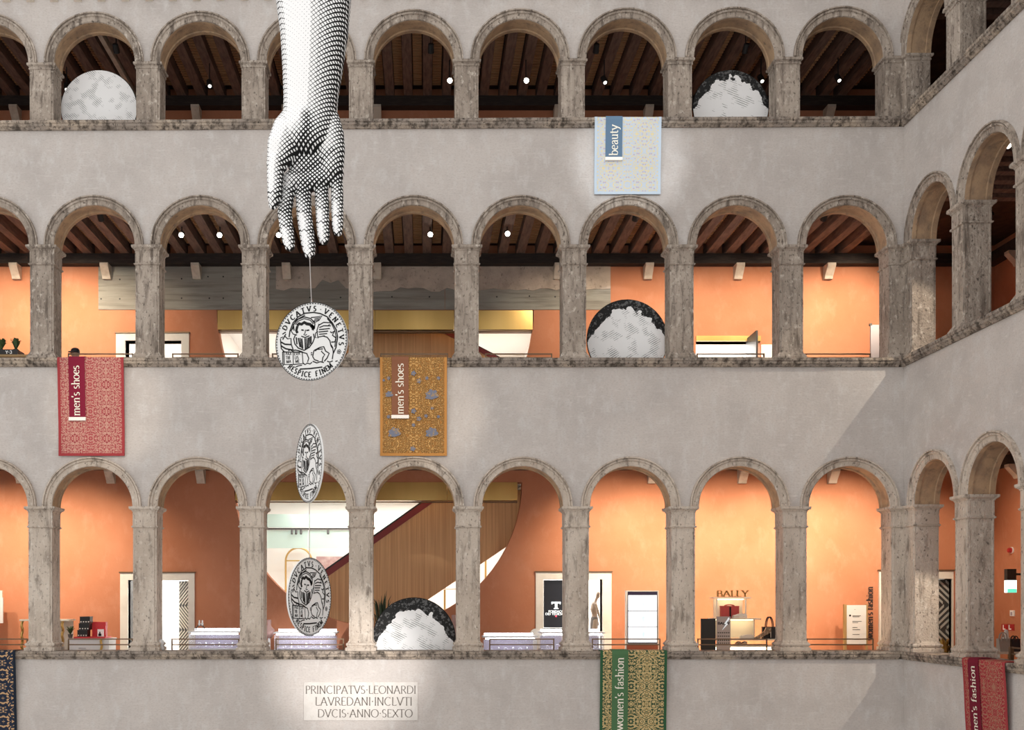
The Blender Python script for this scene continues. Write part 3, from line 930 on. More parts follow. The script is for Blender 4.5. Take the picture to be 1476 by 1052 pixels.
YC = -0.11
cx_ = lambda px: at(px, 0, YC).x
cz_ = lambda py: at(0, py, YC).z
carpet(front, 'front', cx_(857.5), cx_(953), sill(1, cx_(905)), cz_(278), 'weave_pale', 'edge_pale', 'pale blue and cream patterned carpet reading beauty, hanging below the top arcade',
       (cx_(873), cx_(897), cz_(228), 'band_blue', 'beauty', cz_(224), cz_(180.5) - cz_(224), cx_(890.5), 0.165, 'letter_cream'))
carpet(front, 'front', cx_(83), cx_(178), sill(2, 0), cz_(656), 'weave_red', 'edge_red', "rose red patterned carpet with a crimson band reading men's shoes",
       (cx_(99), cx_(122.5), cz_(603), 'band_crimson', "men's shoes", cz_(599), cz_(527) - cz_(599), cx_(114.5), 0.15, 'letter_cream'))
gold_c = carpet(front, 'front', cx_(548), cx_(644), sill(2, 0), cz_(656), 'weave_gold', 'edge_gold', "gold carpet with blue blossoms and a brown band reading men's shoes",
       (cx_(564.5), cx_(589), cz_(600), 'band_brown', "men's shoes", cz_(596.5), cz_(524) - cz_(596.5), cx_(581.5), 0.15, 'letter_cream'))
carpet(front, 'front', cx_(865.5), cx_(961), sill(3, 0), cz_(1082), 'weave_green', 'edge_green', "green and gold arabesque carpet with a green band reading women's fashion",
       (cx_(882), cx_(905.5), cz_(1076), 'band_green', "women's fashion", cz_(1053), cz_(947.5) - cz_(1053), cx_(898.5), 0.155, 'letter_cream'))
carpet(front, 'front', cx_(-74), cx_(22), sill(3, 0), cz_(1082), 'weave_navy', 'edge_navy', 'dark navy carpet with tan scrolls at the lower left corner')
zr = sill(3, XR)
carpet(right, 'right', 2.42, 3.70, zr, zr - 1.9, 'weave_crimson', 'edge_red', "crimson patterned carpet reading women's fashion on the right-hand wall",
       (2.62, 2.94, zr - 1.82, 'band_wine', "women's fashion", zr - 1.46, 1.36, 2.845, 0.16, 'letter_cream'))

mat('blossom_blue', (0.17, 0.18, 0.235), 0.85, noise=[(24, one, (0.36, 0.24, 0.13), 0.53, 0.62, 3)], spec=0.2)
def wgold(z):
    zt_ = sill(2, 0); zb2 = cz_(656); q_ = (zt_ - 0.05 - z) / (zt_ - 0.05 - zb2)
    return -0.125 + 0.075 * min(1, q_ * 1.5) + 0.004 * math.sin(q_ * 9) - 0.016
for bx_, by_, br in ((622.5, 568, 10), (622.5, 622, 9.5), (568.5, 622, 9.5), (561, 567, 6)):
    mb = MB(); P_ = []
    for i in range(29):
        a_ = PI * (-0.15 + 1.3 * i / 28); r_ = br * (0.72 + 0.28 * abs(math.cos(a_ * 3.5)))
        P_.append((cx_(bx_ + r_ * math.cos(a_)), cz_(by_ + 2 - r_ * 0.95 * math.sin(a_))))
    P_.append((cx_(bx_), cz_(by_ + br * .75)))
    mb.plate(P_, [], lambda u, z, t_: (u, wgold(z) + t_, z), -0.002, 0.006); mb.build('blossom', 'blossom_blue', gold_c)
for bx_, by_, br in ((596, 538, 4.2), (604, 549, 4), (615, 545, 3), (596, 592, 4.2), (604, 603, 4), (614, 599, 3), (632, 545, 3), (632, 600, 2.6), (623, 588, 2.6), (596, 612, 3), (560, 600, 3), (560, 545, 3), (595, 646, 4.4), (553, 548, 2.2)):
    mb = MB(); P_ = []
    for i in range(20):
        a_ = 2 * PI * i / 20; r_ = br * (0.8 + 0.2 * math.cos(a_ * 5)); P_.append((cx_(bx_ + r_ * math.cos(a_)), cz_(by_ - r_ * math.sin(a_))))
    mb.plate(P_, [], lambda u, z, t_: (u, wgold(z) + t_, z), -0.002, 0.006); mb.build('small_blossom', 'blossom_blue', gold_c)

# ------------------------------------------------------------------ carved inscription
a = at(438, 983, 0); b = at(602, 1038, 0)
t = thing('inscription_slab', (a.x, 0, b.z), 'pale stone slab carved with a three line Latin inscription on the wall', 'inscription')
mb = MB(); mb.box(a.x, b.x, -0.018, 0.02, b.z, a.z); mb.build('slab', mat('slab_stone', (0.66, 0.62, 0.58), 0.85, noise=[(3, one, (0.58, 0.54, 0.5), 0.4, 0.65, 6), (14, (1, 1, .4), (0.45, 0.40, 0.35), 0.6, 0.8, 5)], bump=.3), t)
for txt, x0, x1, yb, yt in (('PRINCIPATVS.LEONARDI', 440, 600, 999.5, 988.5), ('LAVREDANI.INCLVTI', 454, 594.5, 1016.5, 1005), ('DVCIS.ANNO.SEXTO', 457.5, 595, 1033.5, 1022.5)):
    p0 = at(x0, yb, -0.02); p1 = at(x1, yt, -0.02); sx_ = (p1.x - p0.x) / text_len(txt); sz_ = p1.z - p0.z
    letters(txt, lambda x, y: (p0.x + x * sx_, -0.0195, p0.z + y * sz_), 'incised', t, 0.12, 0.06, 0.17)

# ------------------------------------------------------------------ engraved arm and hand hanging over the courtyard
HY = -6.0
hs = FP / (HY - CAM.y)                          # px per metre at the hand
hp = lambda x, y, dy=0.0: at(x, y, HY) + Vector((0, dy, 0))
cr = lambda x, y, dy=0.0: hp(370 + x / 4.207, 140 + y / 4.207, dy)      # from the detail crop of the hand
px = lambda r: r / hs
mb = MB()
fy = Vector((0, 1, 0))
# forearm down to the wrist
mb.capsule([hp(450, -70), hp(452, 0), hp(453, 50), hp(450.5, 100), hp(448, 140), hp(447, 168), hp(444, 190)],
           [px(60), px(54.5), px(49), px(43.5), px(39.5), px(39), px(40)], 28, flat=(fy, 0.86))
# palm mass
mb.capsule([hp(447, 172, 0.0), cr(330, 240, 0.02), cr(335, 330, 0.05), cr(340, 395, 0.06)], [px(39), px(43), px(43), px(37)], 28, flat=(fy, 0.42))
mb.capsule([cr(215, 492, 0.05), cr(300, 505, 0.045), cr(390, 490, 0.04), cr(468, 462, 0.035)], [px(14), px(16), px(16), px(14.5)], 18, flat=(fy, 0.85))
# heel of the thumb and of the little finger
mb.capsule([cr(265, 120, -0.02), cr(215, 215, -0.055), cr(165, 320, -0.08), cr(132, 420, -0.09)], [px(24), px(28), px(24), px(16)], 22, flat=(fy, 0.72))
mb.capsule([cr(420, 130, -0.02), cr(446, 230, -0.045), cr(456, 330, -0.045), cr(458, 430, -0.01)], [px(19), px(20), px(19.5), px(17)], 22, flat=(fy, 0.8))
# thumb
mb.capsule([cr(132, 400, -0.09), cr(120, 490, -0.11), cr(121, 570, -0.12), cr(117, 630, -0.12), cr(108, 672, -0.11)], [px(14), px(12.2), px(11.6), px(10.4), px(6.8)], 16)
# fingers: base, knuckle joints, tip
for ch, rr in (([(222, 480, .06), (184, 590, .05), (169, 690, .02), (180, 790, -.02), (196, 870, -.05), (204, 912, -.06)], [10.2, 9.9, 10.6, 10, 9.4, 7.4]),
               ([(290, 480, .06), (281, 590, .04), (288, 710, .0), (305, 830, -.04), (318, 910, -.07), (325, 958, -.08)], [11.6, 11.4, 11.2, 10.8, 10.2, 8]),
               ([(385, 470, .06), (392, 560, .04), (398, 680, .0), (403, 780, -.04), (408, 840, -.06), (411, 876, -.07)], [10.4, 10, 10, 9.5, 9.2, 7.2]),
               ([(470, 440, .04), (486, 530, .03), (489, 630, .0), (491, 730, -.03), (493, 790, -.05), (495, 826, -.06)], [9.4, 8.8, 8.8, 8.6, 8.3, 6.6])):
    mb.capsule([cr(x, y, d) for x, y, d in ch], [px(r) for r in rr], 16)
raw = mb.build('engraved_hand_raw', 'print_white')
md = raw.modifiers.new('remesh', 'REMESH'); md.mode = 'VOXEL'; md.voxel_size = 0.010
ms = raw.modifiers.new('smooth', 'SMOOTH'); ms.factor = 0.5; ms.iterations = 7
dg = bpy.context.evaluated_depsgraph_get(); dg.update()
hm = bpy.data.meshes.new_from_object(raw.evaluated_get(dg)); hm.name = 'engraved_hand'
bpy.data.objects.remove(raw, do_unlink=True)
hand_org = hp(450, 180)
zmin = min(v.co.z for v in hm.vertices)
# engraver's tone: printed cross-hatching density, fixed on the object
tone = hm.attributes.new('tone', 'FLOAT', 'POINT')
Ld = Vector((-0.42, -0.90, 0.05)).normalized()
hollow = cr(310, 400)
CREASE = [([(318, 170), (322, 230), (300, 300), (255, 370), (190, 425)], 0.055, 0.40), ([(200, 470), (300, 450), (400, 400), (470, 350)], 0.03, 0.22), ([(175, 560), (240, 577), (330, 565), (440, 525), (520, 505)], 0.02, 0.35)]
for (x_, y_, w_) in ((172, 700, 40), (186, 795, 38), (286, 708, 46), (303, 828, 44), (397, 682, 42), (403, 776, 40), (488, 626, 38), (491, 736, 36), (117, 615, 38)):
    CREASE.append(([(x_ - w_, y_ - 4), (x_ + w_, y_ + 4)], 0.014, 0.30))
CREASE = [([(cr(x, y).x, cr(x, y).z) for x, y in P_], s_, a_) for P_, s_, a_ in CREASE]
def seg_d(x, z, P_):
    best = 9.0
    for (x0, z0), (x1, z1) in zip(P_, P_[1:]):
        dx, dz = x1 - x0, z1 - z0; q_ = max(0.0, min(1.0, ((x - x0) * dx + (z - z0) * dz) / (dx * dx + dz * dz)))
        best = min(best, math.hypot(x - x0 - q_ * dx, z - z0 - q_ * dz))
    return best
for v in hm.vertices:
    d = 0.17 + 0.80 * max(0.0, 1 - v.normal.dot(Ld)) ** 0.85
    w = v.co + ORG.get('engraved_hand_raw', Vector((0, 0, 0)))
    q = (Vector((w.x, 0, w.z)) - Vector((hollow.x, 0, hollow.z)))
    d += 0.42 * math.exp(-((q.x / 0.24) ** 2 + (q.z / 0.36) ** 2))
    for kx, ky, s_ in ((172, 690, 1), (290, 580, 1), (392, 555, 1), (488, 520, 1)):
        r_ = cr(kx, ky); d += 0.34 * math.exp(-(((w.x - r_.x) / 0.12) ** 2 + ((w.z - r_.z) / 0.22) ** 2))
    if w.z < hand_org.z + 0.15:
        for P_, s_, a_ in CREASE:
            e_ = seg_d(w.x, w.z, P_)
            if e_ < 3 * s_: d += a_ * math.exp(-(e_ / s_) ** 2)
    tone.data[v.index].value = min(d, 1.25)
m = bpy.data.materials.new('engraving'); m.use_nodes = True
n = m.node_tree.nodes; l = m.node_tree.links; b_ = n['Principled BSDF']; b_.inputs['Roughness'].default_value = 0.6; b_.inputs['Specular IOR Level'].default_value = 0.1
at_n = n.new('ShaderNodeAttribute'); at_n.attribute_name = 'tone'
tc = n.new('ShaderNodeTexCoord'); sx = n.new('ShaderNodeSeparateXYZ'); l.new(tc.outputs['Object'], sx.inputs[0])


def nm_(op, a, b2=None, c=None):
    q = n.new('ShaderNodeMath'); q.operation = op
    for i, v in enumerate((a, b2, c)):
        if v is None: continue
        if isinstance(v, (int, float)): q.inputs[i].default_value = v
        else: l.new(v, q.inputs[i])
    return q.outputs[0]


K = 2 * PI * hs / 4.7
bend = nm_('MULTIPLY', sx.outputs[1], 0.22)
l1 = nm_('SINE', nm_('MULTIPLY', nm_('ADD', nm_('ADD', nm_('MULTIPLY', sx.outputs[0], 0.80), nm_('MULTIPLY', sx.outputs[2], 0.72)), bend), K))
l2 = nm_('SINE', nm_('MULTIPLY', nm_('ADD', nm_('SUBTRACT', nm_('MULTIPLY', sx.outputs[2], 0.80), nm_('MULTIPLY', sx.outputs[0], 0.62)), bend), K))
th1 = n.new('ShaderNodeMapRange'); l.new(at_n.outputs['Fac'], th1.inputs[0]); th1.inputs[1].default_value = 0.08; th1.inputs[2].default_value = 0.95; th1.inputs[3].default_value = 1.28; th1.inputs[4].default_value = -0.05
# lines swell with tone; in the lights only their crossings stay, as dots
g1 = nm_('GREATER_THAN', l1, th1.outputs[0]); g2 = nm_('GREATER_THAN', l2, th1.outputs[0])
dots = nm_('GREATER_THAN', nm_('ADD', l1, l2), nm_('MULTIPLY_ADD', th1.outputs[0], 1.0, 0.78))
ink = nm_('MAXIMUM', nm_('MAXIMUM', g1, g2), dots)
mx = n.new('ShaderNodeMix'); mx.data_type = 'RGBA'; l.new(ink, mx.inputs[0]); mx.inputs[6].default_value = (0.97, 0.97, 0.97, 1); mx.inputs[7].default_value = (0.012, 0.012, 0.012, 1)
l.new(mx.outputs[2], b_.inputs['Base Color'])
hm.materials.clear(); hm.materials.append(m)
hm.polygons.foreach_set('use_smooth', [True] * len(hm.polygons))
ho = bpy.data.objects.new('hanging_hand_sculpture', hm); C.objects.link(ho)
ho.location = ORG['engraved_hand_raw']
ORG[ho.name] = ho.location.copy()
tag(ho, 'huge black and white cross-hatched arm and open hand hanging downwards over the courtyard', 'sculpture')

# ------------------------------------------------------------------ three coins on a wire below the middle finger
LION = [
 (10, [(250, 400), (243, 330), (285, 272), (370, 247), (450, 275), (497, 340), (490, 400)]), (7, [(262, 330), (300, 290), (370, 268), (440, 292), (478, 340)]),
 (8, [(245, 360), (213, 400), (240, 440), (285, 455)]),
 (30, [(285, 345), (310, 322), (340, 332), (370, 312), (400, 332), (440, 342), (462, 370), (480, 395)]), (26, [(288, 350), (276, 400), (290, 432)]), (26, [(455, 350), (484, 380), (468, 412)]),
 (12, [(335, 398), (365, 405)]), (12, [(395, 410), (430, 408)]), (7, [(385, 400), (380, 440), (364, 456), (384, 466), (402, 456)]), (9, [(335, 472), (380, 492), (432, 475)]),
 (10, [(265, 450), (245, 500), (260, 560), (300, 610), (370, 642), (430, 612), (470, 560), (490, 510), (480, 455)]),
 (13, [(300, 490), (322, 600)]), (14, [(340, 500), (352, 622)]), (13, [(380, 500), (385, 636)]), (14, [(420, 495), (415, 612)]), (13, [(450, 482), (450, 572)]), (12, [(275, 480), (284, 565)]), (8, [(320, 490), (336, 610)]), (8, [(400, 500), (400, 625)]), (8, [(435, 490), (434, 590)]),
 (8, [(450, 262), (520, 262), (582, 254), (545, 302), (500, 322), (480, 300)]), (7, [(490, 285), (560, 272)]), (7, [(490, 302), (545, 292)]),
 (8, [(545, 345), (520, 420), (532, 512), (500, 500), (505, 450), (530, 430)]), (9, [(542, 360), (600, 332), (690, 345), (655, 372)]), (9, [(548, 388), (600, 372), (684, 380)]), (9, [(545, 412), (672, 410)]), (9, [(540, 440), (652, 438)]), (8, [(545, 468), (640, 466)]), (8, [(530, 500), (612, 490)]),
 (9, [(590, 490), (640, 510), (672, 552), (682, 602), (704, 640), (712, 690), (700, 772)]), (14, [(684, 604), (700, 636)]),
 (9, [(486, 650), (470, 722), (492, 762), (540, 782)]), (10, [(488, 652), (556, 622), (600, 617), (622, 670), (664, 700), (640, 752), (606, 790)]), (9, [(500, 662), (520, 642), (590, 642), (572, 670), (612, 712), (590, 742), (582, 790)]),
 (9, [(345, 662), (400, 682), (424, 740), (410, 782)]), (9, [(356, 790), (380, 812), (405, 795), (440, 808), (462, 788)]), (9, [(470, 778), (520, 802), (560, 790), (602, 804)]), (9, [(640, 790), (670, 804), (706, 790)]),
 (11, [(688, 570), (730, 572), (742, 525), (702, 492), (724, 440), (694, 462), (676, 448)]),
 (9, [(112, 640), (116, 790), (240, 800), (238, 652), (112, 640)]), (9, [(238, 652), (346, 662), (356, 797), (240, 800)]), (7, [(128, 645), (132, 792)]),
 (9, [(86, 482), (96, 600), (132, 640)]), (13, [(90, 520), (140, 552), (212, 562)]), (13, [(92, 566), (150, 606), (232, 628)]), (9, [(86, 474), (118, 462), (114, 496), (152, 430), (132, 448), (172, 490), (212, 488), (216, 560), (240, 628)]), (10, [(110, 430), (150, 408)]),
 (10, [(180, 632), (205, 622), (230, 640), (262, 630), (300, 640), (350, 660)]),
 (12, [(318, 860), (440, 862), (584, 855)]), (8, [(268, 832), (300, 820), (345, 815)]),  (8, [(735, 800), (762, 795)]),
 (11, [(190, 472), (200, 400), (238, 305), (300, 240), (380, 205), (480, 205), (560, 225), (640, 270), (702, 350), (746, 432), (762, 520), (742, 640), (712, 702)]),
 (7, [(215, 400), (250, 320), (305, 262), (380, 226)]), (7, [(640, 290), (690, 352), (730, 440), (745, 520), (728, 630)]),
 (14, [(455, 672), (459, 684)]), (14, [(455, 694), (459, 706)]),
]
cn = lambda x, y: ((x - 452) / 425.0, (545 - y) / 462.0)


def make_coin(px_, py_, ry_px, deg, label):
    c = hp(px_, py_); R = ry_px / hs
    t = thing('hanging_coin', c, label, 'coin', 'coins hanging below the hand')
    t.rotation_euler.z = math.radians(deg)
    if 'coin' not in PROTO:
        mb = MB(); n = 64
        prof = [(0.0, -0.010), (0.955, -0.010), (0.97, -0.014), (0.995, -0.014), (1.0, -0.010), (1.0, 0.010), (0.995, 0.014), (0.97, 0.014), (0.955, 0.010), (0.0, 0.010)]
        for (r, y) in prof[1:-1]:
            for j in range(n): mb.v.append((R * r * math.cos(2 * PI * j / n), y, R * r * math.sin(2 * PI * j / n)))
        k = len(prof) - 2
        for i in range(k - 1):
            for j in range(n): mb.f.append((i * n + j, i * n + (j + 1) % n, (i + 1) * n + (j + 1) % n, (i + 1) * n + j)); mb.m.append(0)
        mb.f.append(tuple(range(n))); mb.f.append(tuple((k - 1) * n + j for j in range(n))); mb.m += [0, 0]
        disc = mb.build('disc', 'coin_face', t, local=True)
        yy = -0.0125
        mb = MB()
        for w, p in LION:
            ribbon(mb, [cn(*q) for q in p], lambda a, b, w=w: (w + 3) / 425.0, lambda x, y: (R * x, yy, R * y))
        for q in range(5):
            a_ = 2 * PI * q / 5; x_, y_ = cn(778, 690)
            ribbon(mb, arc(x_ + 0.035 * math.cos(a_), y_ + 0.035 * math.sin(a_), 0.022, 0.022, 0, 360, 8), lambda a, b: 0.014, lambda x, y: (R * x, yy, R * y))
        for s_, x0, y0 in (('PAX', 148, 686), ('TIB', 148, 732), ('MA', 156, 778), ('EVA', 250, 692), ('LIS', 256, 738), ('ME', 264, 782)):
            x_, y_ = cn(x0, y0); sc = 0.075
            glyphs(mb, s_, lambda x, y: (R * (x_ + x * sc), yy, R * (y_ + y * sc)), 0.2, 0.14, 0)
        mb.build('lion_relief', 'ink', t, local=True, recalc=False)
        s_ = 'DVCATVS.VENETVS'
        for i, ch in enumerate(s_):
            a_ = math.radians(151 - 159 * i / 14); w_ = G[ch][0] / 2; h_ = 0.125
            letters(ch, lambda x, y: (R * ((0.775 + y * h_) * math.cos(a_) + (x - w_) * 0.135 * math.sin(a_)), yy, R * ((0.775 + y * h_) * math.sin(a_) - (x - w_) * 0.135 * math.cos(a_))), 'ink', t, 0.25, 0.17, 0.34, local=True)
        s_ = 'RESPICE FINEM'
        for i, ch in enumerate(s_):
            a_ = math.radians(226 + 82 * i / 12); w_ = G[ch][0] / 2; h_ = 0.125
            letters(ch, lambda x, y: (R * ((0.90 - y * h_) * math.cos(a_) - (x - w_) * 0.125 * math.sin(a_)), yy, R * ((0.90 - y * h_) * math.sin(a_) + (x - w_) * 0.125 * math.cos(a_))), 'ink', t, 0.25, 0.17, 0.34, local=True)
        mb = MB()
        for q in range(84):
            a0 = 360 * q / 84; ribbon(mb, arc(0, 0, 0.962, 0.962, a0, a0 + 2.5, 2), lambda a, b: 0.022, lambda x, y: (R * x, -0.0155, R * y))
        ribbon(mb, arc(0, 0, 0.99, 0.99, 0, 360, 72), lambda a, b: 0.018, lambda x, y: (R * x, -0.016, R * y))
        mb.build('beaded_rim', 'ink', t, local=True, recalc=False)
        mb = MB(); mb.tube([(0, 0, R - 0.01), (0, 0, R + 0.03)], 0.008, 8); mb.build('hanging_eye', 'wire', t, local=True)
        PROTO['coin'] = list(t.children)
    else:
        for o in PROTO['coin']:
            q = o.copy(); C.objects.link(q); q.parent = t
    return c, R


ca, R0 = make_coin(449, 492.5, 56.5, -18, 'upper printed coin with a winged lion, nearly face on, under the fingers')
cb, _ = make_coin(446, 668, 56.5, -64, 'middle printed coin turned almost edge on in front of the plaster')
cc, _ = make_coin(446, 860, 56.5, 63, 'lowest printed coin turned half sideways in front of the lit shop')
tip = cr(325, 975, -0.08)
for p0, p1, lab in ((tip, ca + Vector((0, 0, R0)), 'thin wire from the middle fingertip to the upper coin'), (ca - Vector((0, 0, R0)), cb + Vector((0, 0, R0)), 'thin wire between the upper and the middle coin'),
                    (cb - Vector((0, 0, R0)), cc + Vector((0, 0, R0)), 'thin wire between the middle and the lowest coin')):
    mb = MB(); mb.tube([p0, p1], 0.005, 6); tag(mb.build('hanging_wire', 'wire'), lab, 'wire', 'wires of the hanging coins')
# ------------------------------------------------------------------ shop interiors behind the round cuts
def room(x0, x1, y0, y1, z0, z1, m_, label, power, color=(1, 0.97, 0.92)):
    t = thing('shop_interior', ((x0 + x1) / 2, y0, z0), label, 'shop interior', kind='structure')
    mb = MB(); mb.box(x0 - .1, x1 + .1, y1, y1 + .1, z0, z1); mb.build('rear_wall', m_, t)
    mb = MB(); mb.box(x0 - .1, x0, y0, y1, z0, z1); mb.build('side_wall', m_, t)
    mb = MB(); mb.box(x1, x1 + .1, y0, y1, z0, z1); mb.build('side_wall', m_, t)
    mb = MB(); mb.box(x0, x1, y0, y1, z1, z1 + .05); mb.build('shop_ceiling', m_, t)
    mb = MB(); mb.box(x0, x1, y0, y1, z0 - .08, z0); mb.build('shop_floor', m_, t)
    add_area(((x0 + x1) / 2, (y0 + y1) / 2, z1 - 0.06), ((x0 + x1) / 2, (y0 + y1) / 2, z0), power, color, (x1 - x0) * .7, (y1 - y0) * .7)
    return t


Y0 = BW + 0.3
room(-4.5, 2.2, Y0, 8.6, FLOOR[3], bz(695), 'white_room', 'bright white shop interior seen through the lowest round cut', 290)
room(-4.75, 2.62, Y0, 8.0, FLOOR[2], bz(446), 'white_room', 'bright white shop interior seen through the middle round cut', 260)
for i, (row, a, b, ty) in enumerate(((3, 185, 272, 836), (3, 783, 868, 835), (3, 1279, 1371, 834), (2, 181, 262, 491), (2, 1003, 1096, 492))):
    x0, x1 = bx(a) - 0.35, bx(b) + 0.35
    room(x0, x1, Y0, Y0 + 2.2, FLOOR[row], bz(ty) + 0.25, 'white_room',
         ['white room behind the doorway beside the second whole pillar, lowest gallery', 'white room behind the mannequin doorway', 'white room behind the corner doorway',
          'white room behind the left doorway of the middle gallery', 'white room behind the right doorway of the middle gallery'][i], [100, 120, 14, 70, 130][i])


def door_set(idx, row, ox0, ox1, oy, ix0, ix1, iy, label):
    t = thing('door_%d' % idx, (bx((ix0 + ix1) / 2), BW, FLOOR[row]), label, 'doorway', kind='structure')
    X0, X1, Z1 = bx(ox0), bx(ox1), bz(oy); x0, x1, z1 = bx(ix0), bx(ix1), bz(iy); zf = FLOOR[row]
    mb = MB(); mb.box(X0, x0, BW - 0.05, BW + 0.32, zf, Z1); mb.build('jamb', 'door_stone', t)
    mb = MB(); mb.box(x1, X1, BW - 0.05, BW + 0.32, zf, Z1); mb.build('jamb', 'door_stone', t)
    mb = MB(); mb.box(x0, x1, BW - 0.05, BW + 0.32, z1, Z1); mb.build('lintel', 'door_stone', t)
    mb = MB(); mb.box(X0 - .02, X1 + .02, BW - 0.075, BW, Z1, Z1 + 0.03); mb.build('cap_moulding', 'bronze_rail', t)
    return t


def chevron_leaf(t, p0, p1, z0, z1, pale, n=16, amp=0.22, flip=0):
    """dark open door leaf with pale herringbone slats, from plan point p0 to p1"""
    a = Vector((p0[0], p0[1], 0)); b = Vector((p1[0], p1[1], 0)); d = (b - a); L = d.length; d.normalize(); nn = Vector((d.y, -d.x, 0))
    if nn.y > 0: nn = -nn
    mb = MB(); q = []
    for zz in (z0, z1):
        for s_, o_ in ((0, 0), (L, 0), (L, -0.04), (0, -0.04)): q.append(a + d * s_ + nn * o_ + Vector((0, 0, zz)))
    mb.add(q, [(0, 1, 2, 3), (4, 5, 6, 7), (0, 1, 5, 4), (1, 2, 6, 5), (2, 3, 7, 6), (3, 0, 4, 7)])
    leaf = mb.build('door_leaf', 'charcoal', t)
    w = (z1 - z0) / n * 0.46; st = (z1 - z0) / n; zones = 4
    for zi in range(zones):
        za = z0 + (z1 - z0) * zi / zones; zb = z0 + (z1 - z0) * (zi + 1) / zones; sg = 1 if zi % 2 == flip else -1
        zk = za - amp
        while zk < zb + amp:
            # keep the stretch of this slat that lies inside its zone
            e0, e1 = ((za - zk) / amp, (zb - w - zk) / amp) if sg > 0 else ((zk - zb + w) / amp, (zk - za) / amp)
            f0, f1 = max(0.04, e0), min(0.96, e1)
            if f1 - f0 > 0.08:
                mb = MB(); qv = []
                for f in (f0, f1):
                    for dz in (0, w):
                        for o_ in (0.0, 0.012): qv.append(a + d * (L * f) + nn * o_ + Vector((0, 0, zk + sg * amp * f + dz)))
                mb.add(qv, [(0, 1, 3, 2), (4, 5, 7, 6), (0, 4, 5, 1), (2, 3, 7, 6), (0, 2, 6, 4), (1, 5, 7, 3)])
                mb.build('slat', pale, leaf)
            zk += st
    return leaf


mat('slat_cream', (0.80, 0.76, 0.66), 0.6); mat('slat_grey', (0.42, 0.41, 0.38), 0.5); mat('lilac_panel', (0.52, 0.47, 0.50), 0.6)
d1 = door_set(1, 3, 174, 281, 826, 185, 272, 836, 'cream stone doorway with a zigzag striped leaf in the lowest gallery, left of the round cut')
q = lambda px_, Y: (at(px_, 0, Y).x, Y)
chevron_leaf(d1, q(273, BW + 0.1), q(258, BW + 0.42), FLOOR[3], bz(837), 'slat_cream', 26, 0.30)
mb = MB(); a = at(185, 836, BW + .1); b = at(196, 836, BW + .5)
mb.bar((a.x, BW + .12, FLOOR[3] + 1.1), (b.x, BW + .5, FLOOR[3] + 1.1), 0.04, 2.2); mb.build('door_leaf', 'charcoal', d1)
d2 = door_set(2, 3, 772, 881, 825, 783, 868, 835, 'cream stone doorway holding a black screen and a mannequin')
d3 = door_set(3, 3, 1266, 1373, 823, 1279, 1371, 834, 'cream stone doorway half hidden behind the lowest corner pillar')
chevron_leaf(d3, q(1371, BW + 0.1), q(1340, BW + 0.16), FLOOR[3], bz(835), 'slat_grey', 16, 0.46, 1)
d4 = door_set(4, 2, 168, 273, 481, 181, 262, 491, 'white stone doorway in the middle gallery behind the second whole pillar')
d5 = thing('door_5', (bx(1050), BW, FLOOR[2]), 'bright shop opening under a brass header in the middle gallery with a dark open leaf', 'doorway', kind='structure')
mb = MB(); mb.box(bx(1003), bx(1096), BW - 0.04, BW + 0.3, bz(492), bz(484.5)); mb.build('header', 'brass', d5)
chevron_leaf(d5, q(1092.5, BW - 0.72), q(1078, BW + 0.05), FLOOR[2], at(0, 483, BW - 0.3).z, 'slat_grey', 16, 0.4)
mb = MB(); mb.box(bx(1097), bx(1112), BW - 0.03, BW, FLOOR[2], bz(497)); mb.build('white_panel', 'print_white', d5)

# brass headers over the round cuts
for row, yt, yb, x0, x1 in ((3, 695, 721, 339, 746), (2, 447.5, 475, 313.5, 768)):
    t = thing('brass_header', (bx(545), BW, bz(yb)), 'wide brass header band across the %s round cut' % ('lowest' if row == 3 else 'middle'), 'header', 'brass headers of the round cuts')
    cuts = 4; w = (bx(x1) - bx(x0)) / cuts
    for i in range(cuts):
        mb = MB(); X = bx(x0) + w * i
        mb.box(X + 0.003, X + w - 0.003, BW - 0.012, BW + 0.24, bz(yb), bz(yt)); mb.build('panel', 'brass', t)
    mb = MB(); mb.box(bx(x0), bx(x1), BW + 0.02, BW + 0.2, bz(yb + 2.6), bz(yb + 1.4)); mb.build('lower_rail', 'bronze_rail', t)

# escalators clad in timber
ep = lambda pts, Y: [(at(x, y, Y).x, at(x, y, Y).z) for x, y in pts]
YE = 4.35
t = thing('escalator', (-1.0, YE, FLOOR[3]), 'timber clad escalator rising to the right inside the lowest round cut', 'escalator', 'escalators')
mb = MB(); mb.plate(ep([(380, 895.5), (649, 706), (815, 706), (815, 731), (486, 952), (380, 970)], YE), [], yfn, YE, YE + 1.1); mb.build('timber_flank', 'slat_wood', t)
mb = MB(); mb.plate(ep([(380, 885.5), (635, 706), (650, 706), (380, 896)], YE), [], yfn, YE - 0.02, YE + 0.12); mb.build('red_capping', 'red_rail', t)
mb = MB(); mb.plate(ep([(380, 882.5), (631, 706), (636, 706), (380, 886.5)], YE), [], yfn, YE, YE + 0.08); mb.build('handrail', 'black', t)
t = thing('escalator', (-1.0, YE, FLOOR[2]), 'timber clad escalator falling to the right inside the middle round cut', 'escalator', 'escalators')
mb = MB(); mb.plate(ep([(430, 458), (597, 458), (790, 559), (430, 559)], YE), [], yfn, YE, YE + 1.1); mb.build('timber_flank', 'slat_wood', t)
mb = MB(); mb.plate(ep([(597, 458), (610, 458), (803, 559), (790, 559)], YE), [], yfn, YE - 0.02, YE + 0.12); mb.build('red_capping', 'red_rail', t)
mb = MB(); mb.plate(ep([(609, 458), (613, 458), (806, 559), (802, 559)], YE), [], yfn, YE, YE + 0.08); mb.build('handrail', 'black', t)

